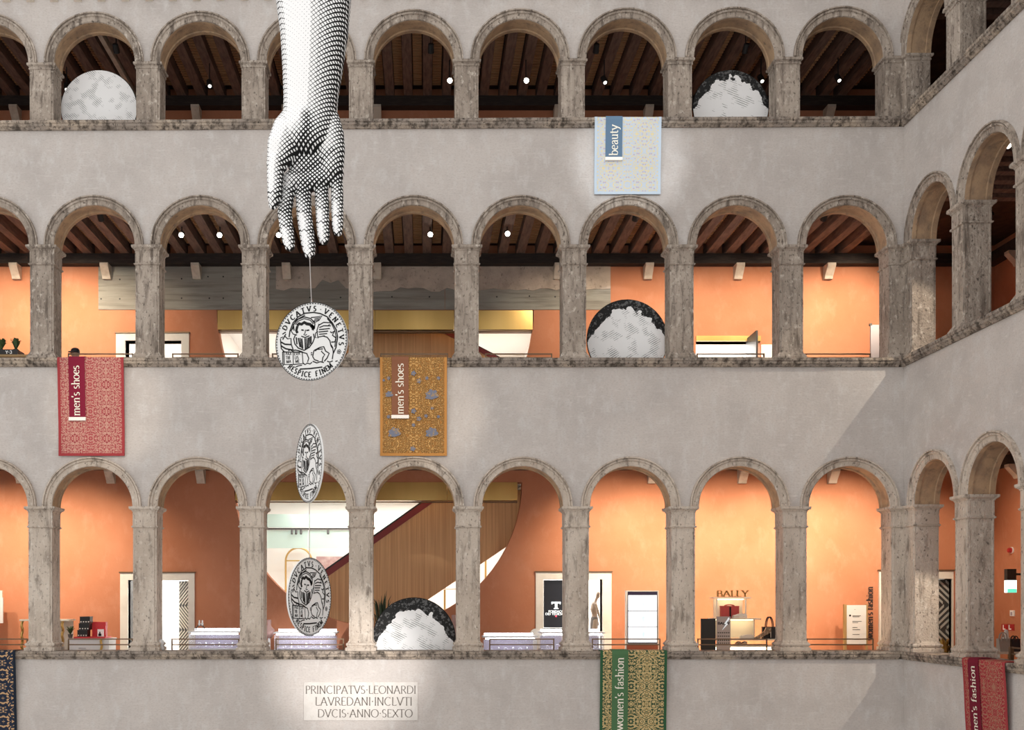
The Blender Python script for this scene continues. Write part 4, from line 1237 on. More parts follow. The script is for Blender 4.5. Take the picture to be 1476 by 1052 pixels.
# inside the lower shop: glass balustrade, track, mirror, picture
YS = 7.4
t = thing('glass_balustrade', (at(490, 0, YS).x, YS, at(0, 790, YS).z), 'pale green glass balustrade panels hanging inside the lowest shop', 'balustrade')
for i in range(3):
    mb = MB(); mb.box(at(385 + 71 * i, 0, YS).x, at(455 + 71 * i, 0, YS).x, YS, YS + .02, at(0, 760, YS).z, at(0, 741, YS).z); mb.build('pane', 'glass_green', t)
for i in range(2):
    mb = MB(); mb.box(at(385 + 60 * i, 0, YS).x, at(444 + 60 * i, 0, YS).x, YS, YS + .02, at(0, 790, YS).z, at(0, 764, YS).z); mb.build('pane', 'glass_green', t)
mb = MB(); mb.box(at(385, 0, YS).x, at(505, 0, YS).x, YS - .05, YS + .05, at(0, 763.5, YS).z, at(0, 761, YS).z); mb.build('rail', 'charcoal', t)
for xx in (421, 427, 434, 473):
    mb = MB(); p = at(xx, 764, YS - .1); mb.tube([p, p - Vector((0, 0.04, 0.10))], 0.03, 8); mb.build('spot_head', 'charcoal', t)
p = at(430, 0, 8.4)
t = thing('arched_mirror', (p.x, 8.45, FLOOR[3]), 'tall arched mirror frame of thin gold rod inside the lowest shop', 'mirror')
R_ = (at(449, 0, 8.45).x - at(412, 0, 8.45).x) / 2; zc = at(0, 808, 8.45).z
mb = MB(); mb.tube([(p.x - R_, 8.45, FLOOR[3])] + [(p.x + R_ * math.cos(PI - PI * i / 16), 8.45, zc + R_ * math.sin(PI * i / 16)) for i in range(17)] + [(p.x + R_, 8.45, FLOOR[3])], 0.025, 8); mb.build('frame', 'gold_rod', t)
mb = MB(); mb.tube([(p.x - R_, 8.45, zc), (p.x + R_, 8.45, zc)], 0.018, 8); mb.build('cross_bar', 'gold_rod', t)
mat('pink_print', (0.46, 0.30, 0.30), 0.6, noise=[(2.2, one, (0.68, 0.55, 0.54), 0.45, 0.6, 3)])
mb = MB(); mb.box(at(456, 0, 8.5).x, at(503, 0, 8.5).x, 8.5, 8.55, at(0, 820, 8.5).z, at(0, 802, 8.5).z); tag(mb.build('framed_picture', 'pink_print'), 'dusky pink swirling picture on the wall inside the lowest shop', 'picture')
t = thing('display_shelf', (at(690, 0, 6.5).x, 6.5, FLOOR[3]), 'pale shelf unit with gold uprights under the escalator in the lowest shop', 'shelf')
for xx in (641, 668, 700):
    mb = MB(); mb.tube([(at(xx, 0, 6.5).x, 6.5, FLOOR[3]), (at(xx, 0, 6.5).x, 6.5, 9.0)], 0.025, 8); mb.build('upright', 'gold_rod', t)
for yy_ in (850, 882, 915):
    mb = MB(); mb.box(at(620, 0, 6.5).x, at(710, 0, 6.5).x, 6.35, 6.65, at(0, yy_, 6.5).z, at(0, yy_, 6.5).z + .03); mb.build('board', 'print_white', t)

# concrete lintel and patch of old rough render above the middle round cut
t = thing('concrete_lintel', (bx(510), BW, bz(447)), 'board-marked grey concrete lintel over the middle round cut', 'lintel')
mb = MB(); mb.box(bx(142), bx(641), BW - 0.015, BW, bz(446.5), bz(384.5)); mb.build('concrete_face', 'concrete', t)
mb = MB(); mb.box(bx(641.5), bx(880), BW - 0.015, BW, bz(446.5), bz(384.5)); mb.build('concrete_face', 'concrete', t)
rnd = random.Random(3)
lower = []
for i in range(44):
    xx = 879.5 - i * (879.5 - 398) / 43
    yy_ = 417 + (rnd.uniform(-2.0, 2.5)) + (2.5 * math.sin(i * 0.9) + 1.5 * math.sin(i * 2.3) if xx < 640 else 0) - (14 if 460 < xx < 492 else 0)
    lower.append((bx(xx), bz(yy_)))
mb = MB(); mb.plate([(bx(398), bz(384.5)), (bx(879.5), bz(384.5))] + lower, [], yfn, BW - 0.03, BW - 0.014); mb.build('rough_render', 'rough_render', t)
for xx, yy_ in ((146, 431), (173, 431), (300, 399), (322, 399), (262, 402), (302, 430), (322, 430), (447, 429), (491, 429), (565, 428), (619, 428), (716, 428), (763, 427), (800, 428), (262, 430), (173, 403)):
    mb = MB(); p = at(xx, yy_, BW); mb.tube([(p.x, BW - 0.018, p.z), (p.x, BW - 0.0, p.z)], 0.018, 8); mb.build('tie_hole', 'black', t)

# ------------------------------------------------------------------ bronze railings on the sills
for row, bays in ((2, [(1, 98, 192), (2, 248, 344), (3, 392, 500), (4, 548, 646), (5, 699, 796), (7, 1004, 1102), (8, 1160, 1255)]),
                  (3, [(0, -20, 40), (1, 98, 192), (2, 247, 345), (3, 397, 496), (5, 705, 799), (6, 853, 952), (7, 1005, 1106), (8, 1162, 1259)])):
    for k, a, b in bays:
        zt = sill(row, 0); Yr = 0.38
        z1 = at(0, {2: 510.2, 3: 921}[row], Yr).z; z2 = at(0, {2: 515.6, 3: 929}[row], Yr).z
        xa, xb = at(a, 0, Yr).x, at(b, 0, Yr).x
        t = thing('railing', ((xa + xb) / 2, Yr, zt), 'low bronze rail on the sill in the %s arch of the %s arcade' % (['leftmost', 'second', 'third', 'fourth', 'fifth', 'sixth', 'seventh', 'eighth', 'rightmost front'][k], rowname[row]), 'railing', 'bronze sill railings')
        for zz in (z1, z2):
            mb = MB(); mb.box(xa, xb, Yr - .012, Yr + .012, zz - .011, zz + .011); mb.build('rail', 'bronze_rail', t)
        for xx in (xa + .012, xb - .012):
            mb = MB(); mb.box(xx - .012, xx + .012, Yr - .0125, Yr + .0125, zt, z1 + .0115); mb.build('post', 'bronze_rail', t)

# ------------------------------------------------------------------ round black-and-white panels standing in the arches
def disc_mat(name, seed, hair, dark, veil):
    m = bpy.data.materials.new(name); m.use_nodes = True
    n = m.node_tree.nodes; l = m.node_tree.links; b = n['Principled BSDF']; b.inputs['Roughness'].default_value = 0.6; b.inputs['Specular IOR Level'].default_value = 0.15
    tc = n.new('ShaderNodeTexCoord'); sx = n.new('ShaderNodeSeparateXYZ'); l.new(tc.outputs['Object'], sx.inputs[0])

    def M(op, a, b2=None, c=None):
        q = n.new('ShaderNodeMath'); q.operation = op
        for i, v in enumerate((a, b2, c)):
            if v is None: continue
            if isinstance(v, (int, float)): q.inputs[i].default_value = v
            else: l.new(v, q.inputs[i])
        return q.outputs[0]
    nz = n.new('ShaderNodeTexNoise'); nz.noise_dimensions = '4D'; nz.inputs['W'].default_value = seed; nz.inputs['Scale'].default_value = 5; nz.inputs['Detail'].default_value = 4
    l.new(tc.outputs['Object'], nz.inputs['Vector'])
    x2 = M('MULTIPLY', M('MULTIPLY', sx.outputs[0], sx.outputs[0]), 1.15)
    # dark scalloped border along the upper rim
    edge = M('ADD', M('SUBTRACT', sx.outputs[2], hair), M('ADD', x2, M('MULTIPLY', M('SUBTRACT', nz.outputs['Fac'], 0.5), 0.5)))
    cap = M('GREATER_THAN', edge, 0.0)
    fine = n.new('ShaderNodeTexNoise'); fine.inputs['Scale'].default_value = 22; fine.inputs['Detail'].default_value = 5; l.new(tc.outputs['Object'], fine.inputs['Vector'])
    capc = M('MULTIPLY_ADD', M('GREATER_THAN', fine.outputs['Fac'], 0.56), 0.10, dark)
    # engraver's strokes in the field
    st = M('SINE', M('MULTIPLY', M('ADD', sx.outputs[2], M('MULTIPLY', sx.outputs[0], veil)), 150))
    sh = M('MULTIPLY_ADD', nz.outputs['Fac'], -4.2, 3.15)
    lin = M('GREATER_THAN', st, sh)
    val = M('MULTIPLY_ADD', lin, -0.62, 0.90)
    mx = n.new('ShaderNodeMix'); mx.data_type = 'FLOAT'; l.new(cap, mx.inputs[0]); l.new(val, mx.inputs[2]); l.new(capc, mx.inputs[3])
    cb = n.new('ShaderNodeCombineColor')
    for i in range(3): l.new(mx.outputs[0], cb.inputs[i])
    l.new(cb.outputs[0], b.inputs['Base Color'])
    MATS[name] = m


disc_mat('disc_veil', 1.0, 1.02, 0.72, 0.9); disc_mat('disc_dark_a', 4.0, 0.58, 0.02, 0.4); disc_mat('disc_dark_b', 9.0, 0.62, 0.02, -0.6); disc_mat('disc_dark_c', 14.0, 0.56, 0.02, 0.5)
for px_, py_, r_, row, m_, lab in ((143, 156.5, 54.5, 1, 'disc_veil', 'mostly white round printed panel in the second arch of the top arcade'),
                                   (1053, 156, 54, 1, 'disc_dark_a', 'round black and white printed panel with dark upper rim in the top arcade'),
                                   (904, 490, 57.5, 2, 'disc_dark_b', 'round black and white printed panel with dark upper rim in the middle arcade'),
                                   (597, 921, 59, 3, 'disc_dark_c', 'round black and white printed panel with dark upper rim in the lowest arcade')):
    Yd = 0.62; c = at(px_, py_, Yd); R_ = r_ * (Yd - CAM.y) / FP; zf = FLOOR[row]
    t = thing('round_panel', (c.x, Yd, c.z), lab, 'art panel', 'round printed panels standing in the arches')
    mb = MB(); n_ = 64
    for y_ in (-0.02, 0.02): mb.v += [(R_ * math.cos(2 * PI * j / n_), y_, R_ * math.sin(2 * PI * j / n_)) for j in range(n_)]
    mb.f = [tuple(range(n_)), tuple(n_ + j for j in range(n_))] + [(j, (j + 1) % n_, n_ + (j + 1) % n_, n_ + j) for j in range(n_)]; mb.m = [0] * len(mb.f)
    mb.build('printed_disc', m_, t, local=True)
    mb = MB()
    for j in range(n_ + 1): pass
    mb.tube([((R_ + .003) * math.cos(2 * PI * j / 48), 0, (R_ + .003) * math.sin(2 * PI * j / 48)) for j in range(49)], 0.012, 6); mb.build('rim', 'ink', t, local=True)
    mb = MB(); h = c.z - zf
    for s_ in (-1, 1):
        mb.bar((s_ * .3, 0.05, -R_ * .6), (s_ * .3, 0.05, -h), 0.04); mb.bar((s_ * .3, -0.1, -h + .02), (s_ * .3, 0.35, -h + .02), 0.04)
    mb.build('floor_stand', 'charcoal', t, local=True)

# ------------------------------------------------------------------ spotlights under the joists
def spotlight(p, aim, power, angle, glow, label, group, color=WARM, blend=0.8, radius=0.06):
    t = thing('ceiling_spotlight', p, label, 'spotlight', group)
    p = Vector(p); d = (Vector(aim) - p).normalized()
    mb = MB(); mb.tube([p + Vector((0, 0, 0.06)), p + Vector((0, 0, 0.42))], 0.012, 6); mb.build('stem', 'black', t)
    mb = MB(); mb.tube([p - d * 0.10, p - d * 0.09, p + d * 0.06, p + d * 0.07], [0.045, 0.055, 0.062, 0.062], 12); mb.build('housing', 'black', t)
    mb = MB(); mb.tube([p + d * 0.071, p + d * 0.076], 0.05 if glow == 'lamp_glow' else 0.034, 12); mb.build('lens', glow, t)
    if power: add_spot(p + d * 0.10, aim, power, color, angle, blend, radius, parent=t)
    return t


# visible ones: pixel, row, aim pixel on the back wall (or the courtyard)
Yl = 1.75
for px_, py_, row, ax, ay, pw, an, glow, lab in (
        (262, 338, 2, 30, 470, 0, 70, 'lamp_glow', 'dazzling spotlight in the third arch of the middle arcade'),
        (317, 338, 2, 380, 470, 0, 70, 'lamp_glow', 'smaller dazzling spotlight right of the brightest lamp, middle arcade'),
        (402, 338, 2, 420, 470, 0, 70, 'lamp_glow', 'dazzling spotlight beside the forefinger of the hand'),
        (620, 337, 2, 560, 470, 0, 70, 'lamp_glow', 'dazzling spotlight in the fifth arch of the middle arcade'),
        (731, 336, 2, 700, 470, 0, 70, 'lamp_glow', 'dazzling spotlight in the sixth arch of the middle arcade'),
        (648, 116, 1, 620, 300, 0, 60, 'lamp_glow', 'lit spotlight beside the fifth whole pillar of the top arcade'),
        (758, 116, 1, 760, 300, 0, 60, 'lamp_glow', 'lit spotlight in the sixth arch of the top arcade'),
        (871, 116, 1, 880, 300, 0, 60, 'lamp_glow_dim', 'spotlight above the pale blue carpet in the top arcade'),
        (302, 121, 1, 300, 300, 0, 60, 'lamp_glow_dim', 'spotlight in the third arch of the top arcade'),
        (96, 126, 1, 110, 300, 0, 60, 'lamp_glow_dim', 'spotlight left of the mostly white round panel, top arcade'),
        (1208, 113, 1, 1210, 300, 0, 60, 'lamp_glow_dim', 'spotlight in the rightmost front arch of the top arcade'),
        (1097, 114, 1, 1090, 300, 0, 60, 'lamp_glow_dim', 'spotlight right of the round panel in the top arcade')):
    p = at(px_, py_, Yl)
    if glow == 'lamp_glow': aim = (p.x + 0.5, -6, p.z - 4.0)
    else: aim = (p.x + .3, 0.9, p.z - 1.5)
    spotlight(p, aim, pw, an, glow, lab, 'ceiling spotlights')
# wall washers hidden behind the arch heads
NUM = 'one two three four five six seven eight nine ten eleven twelve'.split()
WASH = [(3, -40, 810, 520), (3, 40, 815, 520), (3, 110, 815, 560), (3, 185, 840, 260), (3, 835, 830, 260), (3, 885, 800, 620), (3, 960, 800, 640), (3, 1045, 800, 740), (3, 1130, 800, 760), (3, 1215, 800, 860),
        (3, 1330, 830, 300),
        (2, -20, 480, 480), (2, 60, 480, 520), (2, 125, 485, 600), (2, 200, 500, 260), (2, 800, 500, 200), (2, 880, 490, 300), (2, 960, 485, 380), (2, 1040, 480, 420), (2, 1120, 475, 460), (2, 1218, 480, 900), (2, 1330, 490, 40),
        (1, 60, 100, 110), (1, 220, 100, 110), (1, 420, 100, 110), (1, 620, 100, 110), (1, 830, 100, 110), (1, 1020, 100, 110), (1, 1210, 100, 110)]
for i, (row, px_, py_, pw) in enumerate(WASH):
    a = at(px_, py_, BW)
    z_ = {1: JOIST[1], 2: JOIST[2], 3: JOIST[3]}[row] - 0.12
    if row == 1: z_ = 18.75; a.z = 16.6
    spotlight((a.x, 0.85, z_), a, pw, 70, 'lamp_glow_dim', 'small black spotlight washing the %s gallery wall, number %s from the left' % (rowname[row], NUM[sum(1 for w_ in WASH[:i] if w_[0] == row)]), 'wall washing spotlights behind the %s arcade' % rowname[row], blend=1.0)
# in the right-hand galleries
spotlight((XR + 0.6, -2.44, 15.46), (XR - 2, -12, 12), 0, 60, 'lamp_glow', 'dazzling spotlight in the right-hand wall, second arch of the middle arcade', 'ceiling spotlights')
for row, pw in ((2, 540), (3, 380)):
    spotlight((XR + 1.95, -1.95, sill(row, XR) + 2.78), (7.2, 0, sill(row, XR) - 0.95), pw, 36, 'lamp_glow_dim', 'small spotlight in the right-hand gallery above the %s corner' % rowname[row], 'right-hand gallery spotlights', color=WARM2, blend=0.45, radius=0.03)
for row, y_, pw in ((2, -1.5, 60), (3, 1.5, 260), (3, -2, 260)):
    spotlight((XR + 0.85, y_, JOIST[row] - .12), (XB, y_, JOIST[row] - 2.2), pw, 88, 'lamp_glow_dim', 'small black spotlight washing the right-hand %s gallery, %s the corner' % (rowname[row], 'near' if y_ > 0 else 'away from'), 'right-hand gallery spotlights', blend=1.0)
# ------------------------------------------------------------------ things in the lowest gallery
Z3 = FLOOR[3]
mat('case_white', (0.85, 0.85, 0.86), 0.5); mat('case_lilac', (0.42, 0.36, 0.45), 0.6); mat('case_glass', (0.85, 0.9, 0.95), 0.05, alpha=0.16)
mat('tube_light', (1, 1, 1), 0.4, emit=(0.90, 0.93, 1.0), estr=9); mat('silver', (0.75, 0.75, 0.78), 0.25, 0.9); mat('cream', (0.84, 0.78, 0.66), 0.6)
mat('red_box', (0.62, 0.035, 0.045), 0.5); mat('leaf_green', (0.09, 0.14, 0.05), 0.6); mat('leaf_dark', (0.045, 0.07, 0.035), 0.6); mat('straw', (0.42, 0.33, 0.09), 0.7)
mat('pot_grey', (0.12, 0.11, 0.10), 0.7); mat('bust_pink', (0.55, 0.35, 0.32), 0.6); mat('mannequin_wood', (0.17, 0.115, 0.08), 0.6); mat('mannequin_trunks', (0.05, 0.038, 0.033), 0.7)
mat('screen_black', (0.012, 0.012, 0.018), 0.25); mat('screen_white', (0.95, 0.97, 1), 0.3, emit=(0.90, 0.96, 1.0), estr=1.15); mat('logo_white', (1, 1, 1), 0.4, emit=(0.85, 0.95, 1), estr=0.85)
mat('logo_red', (0.8, 0.05, 0.08), 0.4, emit=(1, 0.12, 0.18), estr=0.8); mat('screen_cyan', (0.5, 0.8, 0.85), 0.3, emit=(0.55, 0.85, 0.9), estr=0.9)
mat('bag_red', (0.42, 0.05, 0.045), 0.5); mat('bag_black', (0.02, 0.02, 0.025), 0.5); mat('bag_white', (0.80, 0.78, 0.74), 0.6); mat('bag_taupe', (0.40, 0.36, 0.31), 0.6)
mat('shoe_white', (0.86, 0.84, 0.80), 0.6); mat('boot_snake', (0.22, 0.16, 0.11), 0.5, noise=[(40, one, (0.5, 0.4, 0.3), 0.5, 0.6, 2)]); mat('poster_grey', (0.42, 0.38, 0.37), 0.7)
mat('flash_white', (0.75, 0.85, 0.95), 0.4, emit=(0.8, 0.92, 1), estr=0.5); mat('shelf_glow', (1, 0.9, 0.7), 0.5, emit=(1, 0.82, 0.52), estr=9); mat('letter_bronze', (0.36, 0.205, 0.065), 0.5, 0.3)
mat('letter_dark', (0.045, 0.03, 0.028), 0.6); mat('sign_white', (0.80, 0.78, 0.77), 0.6); mat('oak', (0.40, 0.26, 0.11), 0.6); mat('exit_green', (0.1, 0.6, 0.42), 0.4, emit=(0.12, 0.75, 0.5), estr=1.1)
mat('skin', (0.52, 0.33, 0.25), 0.6); mat('shirt_dark', (0.05, 0.05, 0.06), 0.8); mat('trousers', (0.06, 0.06, 0.08), 0.8); mat('sign_red', (0.45, 0.02, 0.025), 0.5)
mat('lamp_yellow', (1, 0.8, 0.3), 0.5, emit=(1, 0.75, 0.25), estr=2.5)


def jewel_case(x0p, x1p, ytp, Y, label, lit=True, depth=0.5, hh=0.2):
    x0, x1 = at(x0p, 0, Y).x, at(x1p, 0, Y).x; zt = at(0, ytp, Y).z; zb = zt - hh - .14
    t = thing('jewellery_case', ((x0 + x1) / 2, Y + depth / 2, Z3), label, 'display case', 'lit jewellery cases in the lowest gallery')
    mb = MB(); mb.box(x0, x1, Y, Y + depth, Z3 + .1, zb); mb.box(x0 + .05, x1 - .05, Y + .05, Y + depth - .05, Z3, Z3 + .1); mb.build('cabinet', 'case_white', t)
    mb = MB(); mb.box(x0 + .03, x1 - .03, Y + .03, Y + depth - .03, zb, zb + .02); mb.build('velvet_tray', 'case_lilac', t)
    mb = MB(); mb.box(x0 + .03, x1 - .03, Y + depth - .04, Y + depth - .02, zb + .02, zt - .09); mb.build('back_lining', 'case_lilac', t)
    for (a, b, c, d) in ((x0, x1, Y, Y + .012), (x0, x0 + .012, Y + .012, Y + depth), (x1 - .012, x1, Y + .012, Y + depth)):
        mb = MB(); mb.box(a, b, c, d, zb + .001, zt - .06); mb.build('pane', 'case_glass', t)
    mb = MB(); mb.box(x0 - .01, x1 + .01, Y - .01, Y + depth + .01, zt - .03, zt); mb.build('lid', 'case_white', t)
    if lit:
        mb = MB(); mb.box(x0 + .04, x1 - .04, Y + .03, Y + .10, zt - .065, zt - .032); mb.build('light_strip', 'tube_light', t)
        mb = MB(); mb.box(x0 + .04, x1 - .04, Y + depth - .10, Y + depth - .03, zt, zt + .05); mb.build('upper_light_strip', 'tube_light', t)
    rr = random.Random(int(x0p))
    n_ = max(2, int((x1 - x0) / 0.16))
    for i in range(n_):
        xx = x0 + .1 + (x1 - x0 - .2) * (i + .5) / n_; r_ = rr.uniform(.025, .045)
        mb = MB()
        if i % 2: mb.lathe(xx, Y + .2, [(r_, zb + .021), (r_ * .8, zb + .04), (r_ * .4, zb + .08), (r_ * .7, zb + .11), (.004, zb + .12)], 10)
        else: mb.tube([(xx + r_ * math.cos(a_ * PI / 8), Y + .2, zb + .021 + r_ + r_ * math.sin(a_ * PI / 8)) for a_ in range(17)], .008, 6)
        mb.build('jewel_stand' if i % 2 else 'bracelet', 'silver', t, smooth=True)
    return t


jewel_case(272, 345, 910, 1.15, 'brightly lit glass jewellery case in the third arch of the lowest arcade')
jewel_case(395, 485, 911, 1.15, 'brightly lit glass jewellery case behind the lowest hanging coin')
jewel_case(697, 774, 917, 1.15, 'lit glass jewellery case right of the lowest round panel')
jewel_case(780, 816, 911, 1.5, 'small lit watch case below the black screen', hh=.22)
jewel_case(849, 871, 911, 1.5, 'narrow lit watch case below the mannequin', hh=.22)


def bust(pxc, ytop, Y, label, m_='bust_pink'):
    p = at(pxc, ytop, Y); t = thing('jewellery_bust', (p.x, Y, Z3), label, 'bust', 'jewellery busts')
    mb = MB(); mb.lathe(p.x, Y, [(.03, p.z), (.045, p.z - .02), (.04, p.z - .10), (.05, p.z - .14), (.11, p.z - .20), (.12, p.z - .26), (.08, p.z - .34), (.05, p.z - .38)], 16); mb.build('neck_form', m_, t, smooth=True)
    mb = MB(); mb.lathe(p.x, Y, [(.14, Z3), (.14, Z3 + .03), (.03, Z3 + .05), (.03, p.z - .375)], 16); mb.build('pedestal', 'case_white', t)


bust(388, 893, 1.95, 'pinkish jewellery bust beside the third whole pillar, lowest gallery')
bust(654, 886, 1.3, 'pale jewellery bust half hidden by the lowest round panel')
# small arched ring stand on the first case
p = at(291, 911, 1.5); t = thing('ring_stand', (p.x, 1.5, p.z), 'small dark arched ring stand with pale figures on a jewellery case', 'ring stand')
zt_ = at(0, 910, 1.15).z + .014
mb = MB(); mb.tube([(p.x + .09 * math.cos(PI - PI * i / 10), 1.35, zt_ + .11 * math.sin(PI * i / 10)) for i in range(11)], .012, 6); mb.build('arch', 'pot_grey', t)
for dx in (-.02, .04):
    mb = MB(); mb.lathe(p.x + dx, 1.35, [(.02, zt_ + .10), (.025, zt_ + .14), (.012, zt_ + .17), (.02, zt_ + .19), (.004, zt_ + .21)], 8); mb.build('figure', 'print_white', t)
# glass vase on the sill
p = at(233, 937, .2); t = thing('glass_vase', (p.x, .2, sill(3, 0)), 'small clear glass ornament at the foot of the second whole pillar', 'vase')
mb = MB(); mb.lathe(p.x, .2, [(.045, sill(3, 0)), (.05, sill(3, 0) + .03), (.03, sill(3, 0) + .10), (.055, sill(3, 0) + .15), (.05, sill(3, 0) + .2), (.03, sill(3, 0) + .215)], 14); mb.build('body', mat('clear_glass', (.9, .93, .96), .08, alpha=.45), t, smooth=True)

# cream console with gold posts and the white counter at the far left
Yc = 2.5; cxp = lambda v: at(v, 0, Yc).x; czp = lambda v: at(0, v, Yc).z
t = thing('console_table', (cxp(64), Yc, Z3), 'cream console with twisted gold posts behind the first whole pillar, lowest gallery', 'console')
mb = MB(); mb.box(cxp(28), cxp(99), Yc, Yc + .45, czp(895), czp(892.5)); mb.build('top', 'cream', t)
mb = MB(); mb.box(cxp(33), cxp(96), Yc + .42, Yc + .44, Z3, czp(895)); mb.build('back_panel', 'cream', t)
for xx in (30.5, 89):
    mb = MB(); mb.tube([(cxp(xx) + .012 * math.sin(i * 1.6), Yc + .05 + .012 * math.cos(i * 1.6), Z3 + (czp(895) - Z3) * i / 24) for i in range(25)], .028, 8); mb.build('twisted_post', 'brass', t)
t = thing('display_counter', (cxp(127), 2.2, Z3), 'white counter with a gold post carrying black boxes and a red box', 'counter')
zc_ = at(0, 920, 2.2).z
mb = MB(); mb.box(at(98, 0, 2.2).x, at(157, 0, 2.2).x, 2.2, 2.7, Z3, zc_ - .03); mb.build('body', 'case_white', t)
mb = MB(); mb.box(at(97, 0, 2.2).x, at(158, 0, 2.2).x, 2.18, 2.72, zc_ - .03, zc_); mb.build('top', 'case_white', t)
mb = MB(); mb.tube([(at(147, 0, 2.2).x + .012 * math.sin(i * 1.6), 2.15, Z3 + (zc_ - Z3) * i / 20) for i in range(21)], .025, 8); mb.build('twisted_post', 'brass', t)
mb = MB(); pth = [(at(114, 0, 2.2).x, 2.19, at(0, 934, 2.2).z), (at(114, 0, 2.2).x, 2.17, at(0, 934, 2.2).z), (at(124, 0, 2.2).x, 2.17, at(0, 934, 2.2).z), (at(124, 0, 2.2).x, 2.19, at(0, 934, 2.2).z)]; mb.tube(pth, .008, 6); mb.build('handle', 'silver', t)
zz = zc_ + .001
mb = MB(); mb.box(at(107, 0, 2.25).x, at(152, 0, 2.25).x, 2.22, 2.66, zz, zz + .03); tag(mb.build('red_tray', 'red_box'), 'flat red tray on the white counter at left', 'tray'); zz += .031
k = 0
for (a, b, yt_, yb_) in ((111.5, 126, 907, 917.2), (113.5, 128.5, 897, 906.5), (115, 129.5, 886, 896)):
    X0, X1 = at(a, 0, 2.3).x, at(b, 0, 2.3).x; h = .142
    t = thing('gift_box', ((X0 + X1) / 2, 2.4, zz), 'black ribbed gift box with pale studs, %s of the stack of three' % ['bottom', 'middle', 'top'][k], 'box', 'black gift boxes stacked on the counter'); k += 1
    mb = MB(); mb.box(X0, X1, 2.3, 2.5, zz, zz + h - .02); mb.build('body', 'black', t)
    mb = MB(); mb.box(X0 - .003, X1 + .003, 2.297, 2.503, zz + h - .02, zz + h - .004); mb.build('lid', 'charcoal', t)
    for i in range(4):
        xx = X0 + (X1 - X0) * (i + .5) / 4; mb = MB(); mb.box(xx - .012, xx + .012, 2.292, 2.3, zz + .015, zz + .04); mb.build('stud', 'hem_white', t)
    zz += h
z0_ = zc_ + .032
X0, X1 = at(130.5, 0, 2.4).x, at(150, 0, 2.4).x
mb = MB(); mb.box(X0, X1, 2.51, 2.65, z0_, at(0, 896.5, 2.4).z); o = mb.build('red_box', 'red_box'); tag(o, 'tall bright red presentation box behind the black boxes', 'box')
mb = MB(); mb.box(at(139, 0, 2.35).x, at(148, 0, 2.35).x, 2.42, 2.44, z0_, at(0, 907, 2.35).z); t = mb.build('small_card', 'print_white'); tag(t, 'small white card with a black bottle silhouette leaning on the red box', 'card')
xm = at(142.5, 0, 2.35).x; mb = MB(); mb.box(xm - .03, xm + .03, 2.415, 2.42, z0_ + .01, z0_ + .06); mb.box(xm - .012, xm + .012, 2.415, 2.42, z0_ + .06, z0_ + .10); mb.build('bottle_print', 'ink', t)
mb = MB(); mb.box(at(-20, 0, 3.2).x, at(4.2, 0, 3.2).x, 3.2, 3.24, at(0, 898, 3.2).z, at(0, 861, 3.2).z); t = mb.build('wall_sign', 'sign_white'); tag(t, 'white sign board with cream top edge at the far left of the lowest gallery', 'sign')
mb = MB(); mb.box(at(-20, 0, 3.2).x, at(3.2, 0, 3.2).x, 3.2, 3.24, at(0, 861, 3.2).z, at(0, 851, 3.2).z); mb.build('top_band', 'cream', t)


def leaves(mb, c, n_, h, spread, w, seed, droop=0.25):
    rr = random.Random(seed)
    for i in range(n_):
        a_ = rr.uniform(0, 2 * PI); s_ = rr.uniform(.2, 1) * spread; hh = h * rr.uniform(.6, 1)
        dx, dy = math.cos(a_) * s_, math.sin(a_) * s_; px_, py_ = -math.sin(a_) * w, math.cos(a_) * w
        P = [(0, 0, 1), (dx * .35, dy * .35, .5 * hh), (dx * .7, dy * .7, .85 * hh), (dx, dy, hh * (1 - droop * s_ / max(spread, .01)))]
        W = [.5, 1, .8, .05]; k = len(mb.v)
        for (x, y, z), ww in zip(P, W):
            z = 0 if z == 1 and x == 0 else z
            mb.v += [(c[0] + x + px_ * ww, c[1] + y + py_ * ww, c[2] + z), (c[0] + x - px_ * ww, c[1] + y - py_ * ww, c[2] + z)]
        for j in range(3): mb.f.append((k + 2 * j, k + 2 * j + 1, k + 2 * j + 3, k + 2 * j + 2)); mb.m.append(0)


def plant(c, n_, h, spread, w, seed, m_, potr, poth, label, cat='plant', pot='pot_grey', droop=.25):
    t = thing('potted_plant', c, label, cat)
    mb = MB(); mb.lathe(c[0], c[1], [(potr * .75, c[2]), (potr, c[2] + poth * .9), (potr * 1.08, c[2] + poth * .92), (potr * 1.08, c[2] + poth), (potr * .9, c[2] + poth)], 16); mb.build('pot', pot, t)
    mb = MB(); leaves(mb, (c[0], c[1], c[2] + poth * .9), n_, h, spread, w, seed, droop); o = mb.build('foliage', m_, t, recalc=False)
    return t


plant((at(101.5, 0, 2.35).x, 2.35, zc_ + .002), 14, .22, .13, .022, 5, 'leaf_green', .05, .08, 'small leafy pot plant on the end of the white counter')
p = at(551, 0, 2.6); plant((p.x, 2.6, Z3), 60, at(0, 846, 2.6).z - Z3 - .35, .30, .022, 8, 'leaf_dark', .2, .4, 'tall spiky grass plant beside the lowest round panel', droop=.1)
p = at(1361, 0, .9); plant((p.x, .9, Z3), 50, at(0, 918, .9).z - Z3 - .3, .16, .03, 12, 'straw', .16, .4, 'yellowish grass plant behind the lowest corner pillar', droop=.15)

